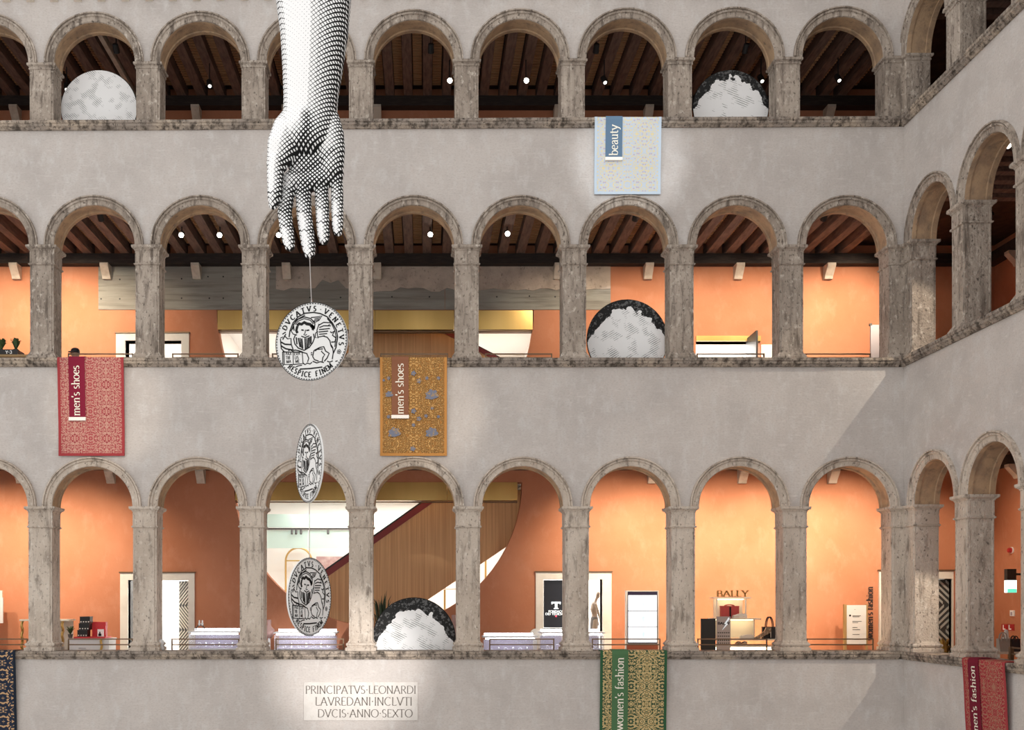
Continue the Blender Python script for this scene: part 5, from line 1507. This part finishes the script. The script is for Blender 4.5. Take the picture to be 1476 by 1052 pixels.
# doorway screen with the house logo
Ys = BW + 0.06; xs = lambda v: at(v, 0, Ys).x; zs_ = lambda v: at(0, v, Ys).z
t = thing('display_screen', (xs(804), Ys, Z3), 'black upright screen with a white T logo in the cream doorway', 'screen')
mb = MB(); mb.box(xs(784), xs(826), Ys, Ys + .08, zs_(904.5), zs_(836)); mb.build('panel', 'screen_black', t)
mb = MB(); mb.box(xs(784), xs(826), Ys - .005, Ys + .08, zs_(908), zs_(905)); mb.build('foot_bar', 'pot_grey', t)
mb = MB(); mb.box(xs(786), xs(824), Ys, Ys + .08, Z3, zs_(908)); mb.build('plinth', 'case_white', t)
mb = MB()
for a in ((795, 808, 867.2, 869.6), (799.8, 803.4, 867.2, 877.5), (798.2, 805, 876.2, 877.6), (795, 796.2, 867.2, 871), (806.8, 808, 867.2, 871)): mb.box(xs(a[0]), xs(a[1]), Ys - .006, Ys - .001, zs_(a[3]), zs_(a[2]))
mb.build('logo_letter', 'logo_white', t)
for txt, x0_, x1_, yb_, yt_ in (('FONDACO', 790.5, 813, 882.6, 879.6), ('DEI TEDESCHI', 786, 818, 886.2, 883.2)):
    sc = (xs(x1_) - xs(x0_)) / text_len(txt); hh = zs_(yt_) - zs_(yb_)
    letters(txt, lambda x, y: (xs(x0_) + x * sc, Ys - .006, zs_(yb_) + y * hh), 'logo_white', t, .19, .13, 0)
mb = MB(); mb.tube([(xs(801.5), Ys - .008, zs_(888)), (xs(801.5), Ys - .001, zs_(888))], .02, 12); mb.build('logo_dot', 'logo_red', t)

# mannequin in the doorway, seen from behind, turned to the right
Ym = Y0 + .35; cm = lambda x, y, d=0.0: at(x, y, Ym) + Vector((0, d, 0)); pm = lambda r: r * (Ym - CAM.y) / FP
t = thing('shop_mannequin', (at(858, 0, Ym).x, Ym, Z3), 'slim brown mannequin in dark trunks standing in the cream doorway', 'mannequin')
mb = MB()
mb.ellipsoid(cm(862, 857.5), pm(3.6), pm(4.2), pm(5.2), 14, 10)
mb.capsule([cm(860, 862), cm(858, 868)], [pm(2.2), pm(2.4)], 10)
mb.capsule([cm(856.5, 871), cm(855.5, 878), cm(857, 886), cm(856.5, 893)], [pm(4.4), pm(5), pm(4), pm(4.8)], 14, flat=(fy, 1.3))
for s_ in (-1, 1):
    mb.capsule([cm(857, 895, s_ * .07), cm(856, 908, s_ * .09), cm(857, 930, s_ * .08), cm(856, 962, s_ * .08), cm(857, 976, s_ * .08)], [pm(4), pm(3.8), pm(2.8), pm(2), pm(2)], 12)
    mb.capsule([cm(857, 871, s_ * .17), cm(860, 882, s_ * .2), cm(863, 892, s_ * .19), cm(864, 901, s_ * .17)], [pm(2.3), pm(2), pm(1.6), pm(1.5)], 10)
raw = mb.build('mannequin_raw', 'mannequin_wood', t)
md = raw.modifiers.new('remesh', 'REMESH'); md.mode = 'VOXEL'; md.voxel_size = 0.016
ms = raw.modifiers.new('smooth', 'SMOOTH'); ms.iterations = 4
dg = bpy.context.evaluated_depsgraph_get(); dg.update()
me = bpy.data.meshes.new_from_object(raw.evaluated_get(dg)); me.polygons.foreach_set('use_smooth', [True] * len(me.polygons))
bpy.data.objects.remove(raw, do_unlink=True)
o = bpy.data.objects.new('body', me); C.objects.link(o); o.parent = t
mb = MB(); mb.capsule([cm(856.5, 892), cm(856.2, 900), cm(856, 909)], [pm(5.2), pm(5.8), pm(5.4)], 16, flat=(fy, 1.35)); mb.build('trunks', 'mannequin_trunks', t, smooth=True)
mb = MB(); mb.lathe(at(857, 0, Ym).x, Ym, [(.22, Z3), (.22, Z3 + .015), (.02, Z3 + .02)], 20); mb.build('base_plate', 'silver', t)

# cream rounded chair back left of the watch case
p = at(772, 906, 2.35)
t = thing('rounded_chair', (p.x, 2.35, Z3), 'cream chair with rounded back left of the watch case', 'chair')
mb = MB(); w_ = .11
mb.plate([(p.x - w_, Z3 + .45)] + [(p.x + w_ * math.cos(PI - PI * i / 12), p.z - w_ + w_ * math.sin(PI * i / 12)) for i in range(13)] + [(p.x + w_, Z3 + .45)], [], yfn, 2.35, 2.41); mb.build('backrest', 'cream', t)
mb = MB(); mb.box(p.x - .2, p.x + .2, 2.358, 2.40, Z3 + .40, Z3 + .46); mb.build('seat', 'cream', t)
for dx in (-.17, .17):
    for dy in (2.02, 2.35): mb = MB(); mb.tube([(p.x + dx, dy, Z3), (p.x + dx, dy, Z3 + .40)], .018, 8); mb.build('leg', 'gold_rod', t)

# information kiosk: three white screens in a tall frame
Yk = 2.6; xk = lambda v: at(v, 0, Yk).x; zk = lambda v: at(0, v, Yk).z
t = thing('screen_kiosk', (xk(926), Yk, Z3), 'tall kiosk with three glowing white screens above the green carpet', 'kiosk')
mb = MB(); mb.box(xk(902.5), xk(949.5), Yk, Yk + .14, Z3, zk(851)); mb.build('frame', 'door_stone', t)
mb = MB(); mb.box(xk(904.5), xk(947.5), Yk - .012, Yk, zk(927.5), zk(852.5)); mb.build('bezel', mat('bezel', (.03, .02, .05), .3), t)
for (a, b) in ((857.8, 879.8), (880.8, 902.6), (903.6, 925.6)):
    mb = MB(); mb.box(xk(905.5), xk(946.5), Yk - .02, Yk - .012, zk(b), zk(a)); s_ = mb.build('screen', 'screen_white', t)
    mb = MB(); xm = xk(927); zm = (zk(a) + zk(b)) / 2; mb.box(xm - .03, xm + .03, Yk - .022, Yk - .02, zm - .06, zm + .06); mb.build('screen_image', 'screen_cyan', s_)
mb = MB(); mb.box(xk(903.5), xk(948.5), Yk - .013, Yk, Z3, zk(928.5)); mb.build('lower_panel', 'red_plaster', t)

# ------------------------------------------------------------------ shoe display with bags
Yb = 2.3; xb_ = lambda v, Y=Yb: at(v, 0, Y).x; zb_ = lambda v, Y=Yb: at(0, v, Y).z
t = thing('shoe_display', (xb_(1062), Yb, Z3), 'glowing tiered gold shelf display for shoes and bags under raised shop letters', 'display stand')
for (x0_, x1_, yy_, y0_, y1_) in ((1030, 1085, 860.5, .1, .42), (1028, 1097, 891, .0, .42), (1022, 1127, 920.5, -.1, .42), (1016, 1135, 930, -.25, .45)):
    mb = MB(); mb.box(xb_(x0_), xb_(x1_), Yb + y0_, Yb + y1_, zb_(yy_) - .03, zb_(yy_)); mb.build('shelf_board', 'cream', t)
for (x0_, x1_, ya, yb2) in ((1035, 1078, 861, 891), (1033, 1093, 891, 920), (1026, 1120, 931, 945)):
    mb = MB(); mb.box(xb_(x0_), xb_(x1_), Yb + .36, Yb + .38, zb_(yb2) + .001, zb_(ya) - .032); mb.build('back_board', 'cream', t)
    mb = MB(); mb.box(xb_(x0_) + .03, xb_(x1_) - .03, Yb + .2, Yb + .24, zb_(ya) - .045, zb_(ya) - .031); mb.build('light_strip', 'shelf_glow', t)
for (xx, ya, yb2) in ((1035.5, 861, 891), (1077.5, 861, 891), (1089.5, 891, 920.5), (1030, 891, 920.5)):
    mb = MB(); mb.box(xb_(xx) - .015, xb_(xx) + .015, Yb + .12, Yb + .15, zb_(yb2), zb_(ya) - .03); mb.build('upright', 'cream', t)
mb = MB(); mb.box(xb_(1018), xb_(1133), Yb - .22, Yb + .42, Z3, zb_(930) - .031); mb.build('base', 'shelf_glow', t)
sc = (xb_(1081.5) - xb_(1035)) / text_len('BALLY'); hh = zb_(851) - zb_(859.5)
letters('BALLY', lambda x, y: (xb_(1035) + x * sc, Yb + .12, zb_(859.6) + y * hh), 'letter_bronze', t, .2, .1, .34)
mb = MB(); mb.box(xb_(1005), xb_(1026), Yb - .3, Yb - .27, Z3, zb_(891)); o = mb.build('backdrop_board', 'black'); tag(o, 'plain black display panel beside the shoe display', 'panel')
# poster easel
Yp = Yb - .35; t = thing('poster_board', (xb_(1043, Yp), Yp, Z3), 'grey shop poster with a pale lightning flash in front of the shoe display', 'poster')
mb = MB(); mb.box(xb_(1033, Yp), xb_(1053, Yp), Yp, Yp + .03, Z3, zb_(888.5, Yp)); mb.build('board', 'poster_grey', t)
fl = [(1051, 889), (1045, 896), (1043.5, 900), (1046, 900), (1041, 909), (1043, 909.5), (1048.5, 900.5), (1046, 900), (1049.5, 893)]
mb = MB(); mb.plate([(xb_(x, Yp), zb_(y, Yp)) for x, y in ((1050.5, 889.5), (1044, 899), (1046.5, 899.5), (1040.5, 908.5), (1049, 899.5), (1046.8, 898.2), (1051.5, 892))], [], yfn, Yp - .004, Yp - .001); mb.build('lightning_flash', 'flash_white', t)
sc = (xb_(1052, Yp) - xb_(1034.5, Yp)) / text_len('BALLY'); hh = zb_(896.5, Yp) - zb_(900, Yp)
letters('BALLY', lambda x, y: (xb_(1034.5, Yp) + x * sc, Yp - .002, zb_(900, Yp) + y * hh), 'ink', t, .24, .16, 0)
for yy_ in (911, 916, 922, 926):
    for i in range(6):
        mb = MB(); X = xb_(1034.5 + 3 * i, Yp); mb.box(X, X + .026, Yp - .004, Yp - .001, zb_(yy_ + 1.6, Yp), zb_(yy_, Yp)); mb.build('printed_mark', 'ink_soft', t)


def handbag(x0p, x1p, yb, yt, yh, Y, m_, label, depth=.14, stripe=None):
    x0, x1 = at(x0p, 0, Y).x, at(x1p, 0, Y).x; z0, z1, zh = yb, at(0, yt, Y).z, at(0, yh, Y).z
    t = thing('handbag', ((x0 + x1) / 2, Y, z0), label, 'handbag', 'handbags on show')
    mb = MB(); w = (x1 - x0)
    mb.add([(x0 + .01, Y, z0), (x1 - .01, Y, z0), (x1 - .01, Y + depth, z0), (x0 + .01, Y + depth, z0), (x0, Y + .03, z1), (x1, Y + .03, z1), (x1, Y + depth - .03, z1), (x0, Y + depth - .03, z1)],
           [(0, 3, 2, 1), (4, 5, 6, 7), (0, 1, 5, 4), (1, 2, 6, 5), (2, 3, 7, 6), (3, 0, 4, 7)]); mb.build('body', m_, t)
    mb = MB(); mb.box(x0 - .002, x1 + .002, Y + .025, Y + depth - .025, z1 - .02, z1 + .004); mb.build('top_edge', m_, t)
    xm, ww = (x0 + x1) / 2, w * .24
    for dy in (.028, depth - .028):
        mb = MB(); mb.tube([(xm - ww, Y + dy, z1 - .04)] + [(xm + ww * math.cos(PI - PI * i / 12), Y + dy, z1 + (zh - z1) * math.sin(PI * i / 12)) for i in range(13)] + [(xm + ww, Y + dy, z1 - .04)], .011, 8); mb.build('handle', m_, t)
    if stripe:
        mb = MB(); mb.box(xm - .015, xm + .015, Y - .006, Y + .02, z0 + .02, z1 - .02); mb.build('stripe', stripe, t)


def shoe(x0p, x1p, z0, h, Y, m_, label, heel=False, group='shoes on show'):
    x0, x1 = at(x0p, 0, Y).x, at(x1p, 0, Y).x; L = x1 - x0
    t = thing('shoe', ((x0 + x1) / 2, Y, z0), label, 'shoe', group)
    prof = [(0, .25), (.05, .6), (.2, .62), (.38, .85), (.6, 1.0), (.85, .95), (1.0, .75), (1.0, .2)]
    mb = MB(); mb.plate([(x0 + L * a, z0 + h * (.18 + .82 * b)) for a, b in prof], [], yfn, Y, Y + .085); mb.build('upper', m_, t)
    mb = MB(); mb.plate([(x0 - .005, z0 + .004), (x1 + .004, z0 + .004), (x1 + .004, z0 + h * .3), (x0 - .005, z0 + h * .34)], [], yfn, Y - .006, Y + .091); mb.build('sole', 'hem_white', t)
    for i in range(3):
        mb = MB(); X = x0 + L * (.36 + .1 * i); mb.box(X, X + .012, Y - .004, Y + .089, z0 + h * (.78 + .04 * i), z0 + h * (.9 + .05 * i)); mb.build('lace', 'hem_white', t)


handbag(1039.5, 1066, zb_(891) + .001, 873.5, 871.5, Yb + .12, 'bag_red', 'red leather handbag on the top tier of the shoe display', stripe='ink')
shoe(1057, 1077, zb_(891) + .001, .10, Yb + .01, 'shoe_white', 'white trainer in front of the red handbag')
shoe(1067, 1086, zb_(920.5) + .002, .09, Yb + .0, 'shoe_white', 'white trainer on the middle tier of the shoe display')
shoe(1061, 1068.5, zb_(930) + .001, .09, Yb - .14, 'boot_snake', 'left one of two small dark sandals on the lowest tier')
shoe(1069.5, 1077, zb_(930) + .001, .09, Yb - .14, 'boot_snake', 'right one of two small dark sandals on the lowest tier')
handbag(1100, 1121, zb_(920.5) + .001, 903.5, 889, Yb + .02, 'bag_black', 'black handbag with tall handle and pale stripe beside the boot', stripe='hem_white')
x0, x1 = xb_(1087, Yb - .06), xb_(1111, Yb - .06); z0 = zb_(920.5) + .001
t = thing('ankle_boot', ((x0 + x1) / 2, Yb - .06, z0), 'snakeskin high heeled ankle boot in front of the black handbag', 'boot', 'shoes on show')
L = x1 - x0
mb = MB(); mb.plate([(x0, z0 + .004), (x0 + .3 * L, z0 + .012), (x0 + .62 * L, z0 + .07), (x0 + .86 * L, z0 + .11), (x0 + L, z0 + .15), (x0 + L * 1.0, z0 + .235), (x0 + .72 * L, z0 + .24), (x0 + .62 * L, z0 + .16), (x0 + .3 * L, z0 + .08), (x0 + .05 * L, z0 + .03)], [], yfn, Yb - .09, Yb - .015); mb.build('upper', 'boot_snake', t)
mb = MB(); mb.tube([(x0 + .93 * L, Yb - .05, z0 + .12), (x0 + .96 * L, Yb - .05, z0)], [.02, .009], 8); mb.build('heel', 'ink', t)

# ------------------------------------------------------------------ floor plan board and lettering near the corner
Yn = 3.2; xn = lambda v: at(v, 0, Yn).x; zn = lambda v: at(0, v, Yn).z
t = thing('directory_board', (xn(1234), Yn, Z3), 'oak framed white directory board left of the upright dark lettering', 'sign board')
mb = MB(); mb.box(xn(1217), xn(1220.5), Yn, Yn + .08, Z3, zn(871)); mb.build('upright', 'oak', t)
mb = MB(); mb.box(xn(1249), xn(1251), Yn, Yn + .08, Z3, zn(871)); mb.build('upright', 'oak', t)
mb = MB(); mb.box(xn(1220.6), xn(1248.9), Yn + .01, Yn + .05, zn(929), zn(872)); bo = mb.build('board', 'sign_white', t)
for (x0_, y_, L_) in ((1232, 878, 1), (1229, 887, 12), (1229, 888.5, 10), (1229, 895, 13), (1229, 897, 8), (1229, 904, 7), (1229, 907, 11), (1229, 914, 10), (1229, 921, 13)):
    mb = MB(); mb.box(xn(x0_), xn(x0_ + L_), Yn + .006, Yn + .01, zn(y_ + .7), zn(y_)); mb.build('printed_line', 'ink_soft', bo)
mb = MB(); p = (xn(1225.5), 0, zn(887)); mb.tube([(p[0], Yn + .005, p[2]), (p[0], Yn + .01, p[2])], .022, 10); mb.build('printed_spot', 'ink', bo)
# upright words on the wall
t = thing('wall_lettering', (bx(1254), BW - .02, bz(925)), "upright dark words women's fashion on the orange wall by the corner", 'lettering')
ln = bz(845.5) - bz(922.5); sc = ln / text_len("women's fashion")
letters("women's fashion", lambda x, y: (bx(1257.5) - y * (bx(1257.5) - bx(1248.5)), BW - .012, bz(922.5) + x * sc), 'letter_dark', t, .21, .12, .24)

# ------------------------------------------------------------------ things in the right-hand lowest gallery
Xw = XB
dY = lambda px_: FP * Xw / (px_ - VX) + CAM.y            # y on the right-hand back wall for a pixel column
def wallbox(mb, pa, pb, ya, yb, th):
    Ya, Yb2 = dY(pa), dY(pb); d = (Ya + Yb2) / 2 - CAM.y
    mb.box(Xw - th, Xw - .001, min(Ya, Yb2), max(Ya, Yb2), CAM.z - (yb - VY) * d / FP, CAM.z - (ya - VY) * d / FP)
p = at(1459, 820, 2.0)
t = thing('exit_sign', (p.x, 2.0, at(0, 856, 2.0).z), 'lit green and white exit sign under a black box in the right-hand gallery', 'exit sign')
xe = lambda v: at(v, 0, 2.0).x; ze = lambda v: at(0, v, 2.0).z
mb = MB(); mb.box(xe(1452), xe(1465), 2.0, 2.12, ze(836), ze(820)); mb.build('black_housing', 'black', t)
mb = MB(); mb.box(xe(1451.5), xe(1465.5), 2.0, 2.1, ze(854), ze(836.2)); mb.build('light_box', mat('exit_white', (.9, 1, .96), .4, emit=(.85, 1, .95), estr=2.2), t)
mb = MB(); mb.box(xe(1452), xe(1465), 1.992, 1.999, ze(854), ze(848.5)); mb.build('green_band', 'exit_green', t)
mb = MB(); mb.box(xe(1464), Xw, 2.03, 2.07, ze(829), ze(826)); mb.build('wall_bracket', 'black', t)
t = thing('fire_alarm', (Xw, dY(1459), at(0, 797, 2.5).z), 'small round red and white fire alarm on the right-hand back wall', 'alarm')
yy_ = dY(1459); zc = CAM.z - (793 - VY) * (yy_ - CAM.y) / FP
mb = MB(); mb.tube([(Xw, yy_, zc), (Xw - .03, yy_, zc)], .07, 16); mb.build('backplate', 'print_white', t)
mb = MB(); mb.tube([(Xw - .03, yy_, zc), (Xw - .09, yy_, zc)], [.06, .045], 16); mb.build('sounder', 'sign_red', t)
mb = MB(); wallbox(mb, 1457.5, 1463, 879.5, 888, .03); t = mb.build('call_point', 'print_white'); tag(t, 'small white switch box on the right-hand back wall', 'switch')
mb = MB(); yy_ = dY(1460); zz_ = CAM.z - (884 - VY) * (yy_ - CAM.y) / FP; mb.box(Xw - .036, Xw - .029, yy_ - .03, yy_ + .03, zz_ - .04, zz_ + .03); mb.build('button', 'case_lilac', t)
for a, b, lab in ((1444.5, 1452, 'red fire hose sign, left one of two above the bags'), (1453, 1462.5, 'red fire hose sign, right one of two above the bags')):
    mb = MB(); wallbox(mb, a, b, 899.5, 908.5, .015); t = mb.build('fire_sign', 'sign_red'); tag(t, lab, 'sign', 'red fire signs')
    mb = MB(); wallbox(mb, a + 2, a + 3.4, 900.5, 907.5, .019); wallbox(mb, a + 3.4, a + 5.6, 905.6, 907.5, .019); mb.build('white_symbol', 'print_white', t)
# bag table
Yt = -1.2; xt_ = lambda v: at(v, 0, Yt).x; zt2 = lambda v: at(0, v, Yt).z
t = thing('bag_table', (xt_(1455), Yt + .2, Z3), 'low wooden table with bags behind the second right-hand arch', 'table')
mb = MB(); mb.box(xt_(1437), xt_(1478), Yt, Yt + .5, zt2(939.5) - .04, zt2(939.5)); mb.build('top', 'cream', t)
for xx in (1439.5, 1475.5):
    for y_ in (Yt + .04, Yt + .46): mb = MB(); X = xt_(xx); mb.box(X - .02, X + .02, y_ - .02, y_ + .02, Z3, zt2(939.5) - .04); mb.build('leg', 'oak', t)
zt3 = zt2(939.5) + .001
handbag(1441, 1457, zt3, 921, 912, Yt + .05, 'bag_taupe', 'taupe handbag on the low table in the right-hand gallery')
handbag(1448.5, 1456.5, zt3, 919, 908, Yt + .28, 'bag_white', 'small white handbag behind the taupe handbag', depth=.1)
handbag(1459, 1472, zt3, 921, 917, Yt + .05, 'bag_black', 'round black handbag at the right edge of the low table')
t = thing('post_railing', (XR + .38, -2.95, sill(3, XR)), 'low bronze rail with a thick post beside the crimson carpet', 'railing', 'bronze sill railings')
for zz_ in (.2, .1): mb = MB(); mb.box(XR + .368, XR + .392, -3.7, -2.95, sill(3, XR) + zz_ - .011, sill(3, XR) + zz_ + .011); mb.build('rail', 'bronze_rail', t)
mb = MB(); mb.box(XR + .35, XR + .41, -3.0, -2.95, sill(3, XR), sill(3, XR) + .215); mb.build('post', 'bronze_rail', t)

# ------------------------------------------------------------------ things in the middle gallery
Z2 = FLOOR[2]
Yq = .8; xq = lambda v: at(v, 0, Yq).x; zq = lambda v: at(0, v, Yq).z
t = thing('planter_box', (xq(0), Yq + .2, Z2), 'black planter lettered in white at the far left of the middle gallery', 'planter')
mb = MB(); mb.box(xq(-40), xq(25.3), Yq, Yq + .35, zq(511), zq(503.5)); mb.build('trough', 'black', t)
mb = MB(); mb.box(xq(-40), xq(41), Yq - .02, Yq + .38, zq(513) - .02, zq(511) - .001); mb.build('shelf', 'oak', t)
for xx in (-36, 38): mb = MB(); mb.box(xq(xx) - .03, xq(xx) + .03, Yq + .1, Yq + .2, Z2, zq(513) - .02); mb.build('leg', 'oak', t)
sc = (xq(17.2) - xq(7.8)) / text_len('Y-3'); hh = zq(505.3) - zq(509.7)
letters('Y-3', lambda x, y: (xq(7.8) + x * sc, Yq - .003, zq(509.7) + y * hh), 'print_white', t, .24, .2, 0)
for px_, n_, sd in ((18, 34, 2), (-3, 30, 4)):
    c = (xq(px_), Yq + .17, zq(503.5) + .021); t = thing('agave_plant', c, 'spiky dark green succulent %s the black planter' % ('at the right end of' if px_ > 0 else 'cut off by the frame at the left of'), 'plant', 'succulents in the black planter')
    mb = MB(); leaves(mb, c, n_ * 2, .27, .125, .026, sd, .2); mb.build('leaves', 'leaf_green', t, recalc=False)
    mb = MB(); mb.lathe(c[0], c[1], [(.05, c[2] - .02), (.06, c[2] + .01), (.02, c[2] + .03)], 10); mb.build('rosette', 'leaf_dark', t)

# visitor with a cap behind the rose red carpet
Yv = 2.1; cv = lambda x, y, d=0.0: at(x, y, Yv) + Vector((0, d, 0)); pv = lambda r: r * (Yv - CAM.y) / FP
p = at(108.5, 502, Yv)
t = thing('person', (p.x, Yv, Z2), 'person in a black cap behind the rose red carpet, only the head showing', 'person')
mb = MB(); H = p.z - Z2; hz = p.z - .12
mb.ellipsoid((p.x, Yv, hz), .078, .098, .118, 18, 12)
mb.capsule([(p.x, Yv + .01, hz - .08), (p.x, Yv + .02, hz - .2)], [.052, .056], 12)
mb.capsule([(p.x, Yv + .02, hz - .26), (p.x, Yv + .02, hz - .42), (p.x, Yv + .02, hz - .6)], [.15, .165, .14], 16, flat=(fy, .65))
mb.capsule([(p.x - .15, Yv + .02, hz - .25), (p.x + .15, Yv + .02, hz - .25)], [.065, .065], 12)
for s_ in (-1, 1):
    mb.capsule([(p.x + s_ * .19, Yv + .02, hz - .27), (p.x + s_ * .22, Yv + .05, hz - .52), (p.x + s_ * .2, Yv - .03, hz - .76)], [.055, .045, .035], 12)
    mb.capsule([(p.x + s_ * .08, Yv + .02, hz - .62), (p.x + s_ * .09, Yv, Z2 + .48), (p.x + s_ * .09, Yv + .03, Z2 + .08)], [.085, .06, .042], 12)
    mb.capsule([(p.x + s_ * .09, Yv + .04, Z2 + .045), (p.x + s_ * .1, Yv - .14, Z2 + .04)], [.042, .036], 10)
    mb.ellipsoid((p.x + s_ * .2, Yv - .05, hz - .84), .03, .04, .06, 10, 8)
    mb.ellipsoid((p.x + s_ * .08, Yv, hz - .01), .012, .022, .032, 8, 6)
mb.ellipsoid((p.x, Yv - .1, hz - .02), .014, .02, .026, 8, 6)
raw = mb.build('person_raw', 'skin', t)
md = raw.modifiers.new('remesh', 'REMESH'); md.mode = 'VOXEL'; md.voxel_size = 0.014
ms = raw.modifiers.new('smooth', 'SMOOTH'); ms.iterations = 3
dg = bpy.context.evaluated_depsgraph_get(); dg.update()
me = bpy.data.meshes.new_from_object(raw.evaluated_get(dg)); me.polygons.foreach_set('use_smooth', [True] * len(me.polygons))
bpy.data.objects.remove(raw, do_unlink=True)
me.materials.append(MATS['shirt_dark']); zl = hz - .16 - Z2
for f in me.polygons:
    if f.center.z < zl and f.center.z > .9 * 0 and not (abs(f.center.x) > .15 and f.center.z < hz - Z2 - .74 and f.center.z > hz - Z2 - .95): f.material_index = 1
o = bpy.data.objects.new('body', me); C.objects.link(o); o.parent = t
mb = MB(); mb.lathe(p.x, Yv, [(.092, hz + .02), (.094, hz + .05), (.085, hz + .09), (.06, hz + .118), (.02, hz + .13)], 18)
cap_ = mb.build('cap', 'bag_black', t, smooth=True)
mb = MB(); mb.plate([(p.x - .085, Yv - .04), (p.x + .04, Yv - .08), (p.x + .0, Yv - .15), (p.x - .08, Yv - .15), (p.x - .12, Yv - .10)], [], lambda u, w, q_: (u, w, q_), hz + .018, hz + .032); mb.build('peak', 'bag_black', cap_)
# grey sign stand and letters by the corner
mb = MB(); X0, X1 = at(1255, 0, 2.6).x, at(1275, 0, 2.6).x
mb.box(X0, X1, 2.6, 2.64, Z2, at(0, 468, 2.6).z); t = mb.build('banner_stand', 'lilac_panel'); tag(t, 'pale grey upright banner beside the middle corner pillar', 'banner')
mb = MB(); mb.box(X0 - .02, X0 + .03, 2.59, 2.65, at(0, 469, 2.6).z, at(0, 466, 2.6).z); mb.build('top_clip', 'pot_grey', t)

# ------------------------------------------------------------------ things just showing over the top sill
Z1 = FLOOR[1]
p = at(39, 0, 1.0); plant((p.x, 1.0, Z1), 26, at(0, 167, 1.0).z - Z1 - .3, .2, .03, 21, 'leaf_green', .15, .35, 'small green plant showing over the top sill near the left edge')
for px_, m_, lab in ((543, 'bag_white', 'left one of two small white boxes on the top gallery ledge'), (551.5, 'bag_white', 'right one of two small white boxes on the top gallery ledge')):
    a = at(px_, 172, .42); zt_ = sill(1, a.x)
    t = thing('white_box', (a.x, .42, zt_), lab, 'box', 'small white boxes on the top sill')
    mb = MB(); mb.box(a.x - .028, a.x + .028, .38, .44, zt_, zt_ + .045); mb.build('body', m_, t)
    mb = MB(); mb.box(a.x - .03, a.x + .03, .378, .442, zt_ + .045, zt_ + .055); mb.build('lid', 'charcoal', t)
for x0_, x1_, lab in ((1174, 1199, 'left'), (1232, 1256, 'right')):
    mb = MB(); a, b = at(x0_, 168.5, 1.2), at(x1_, 170, 1.2)
    mb.box(a.x, b.x, 1.2, 1.5, Z1, a.z); t = mb.build('white_plinth', 'case_white'); tag(t, '%s of two low white plinths just showing over the top sill at right' % lab, 'plinth', 'white plinths in the top gallery')
# gold carpet blossoms
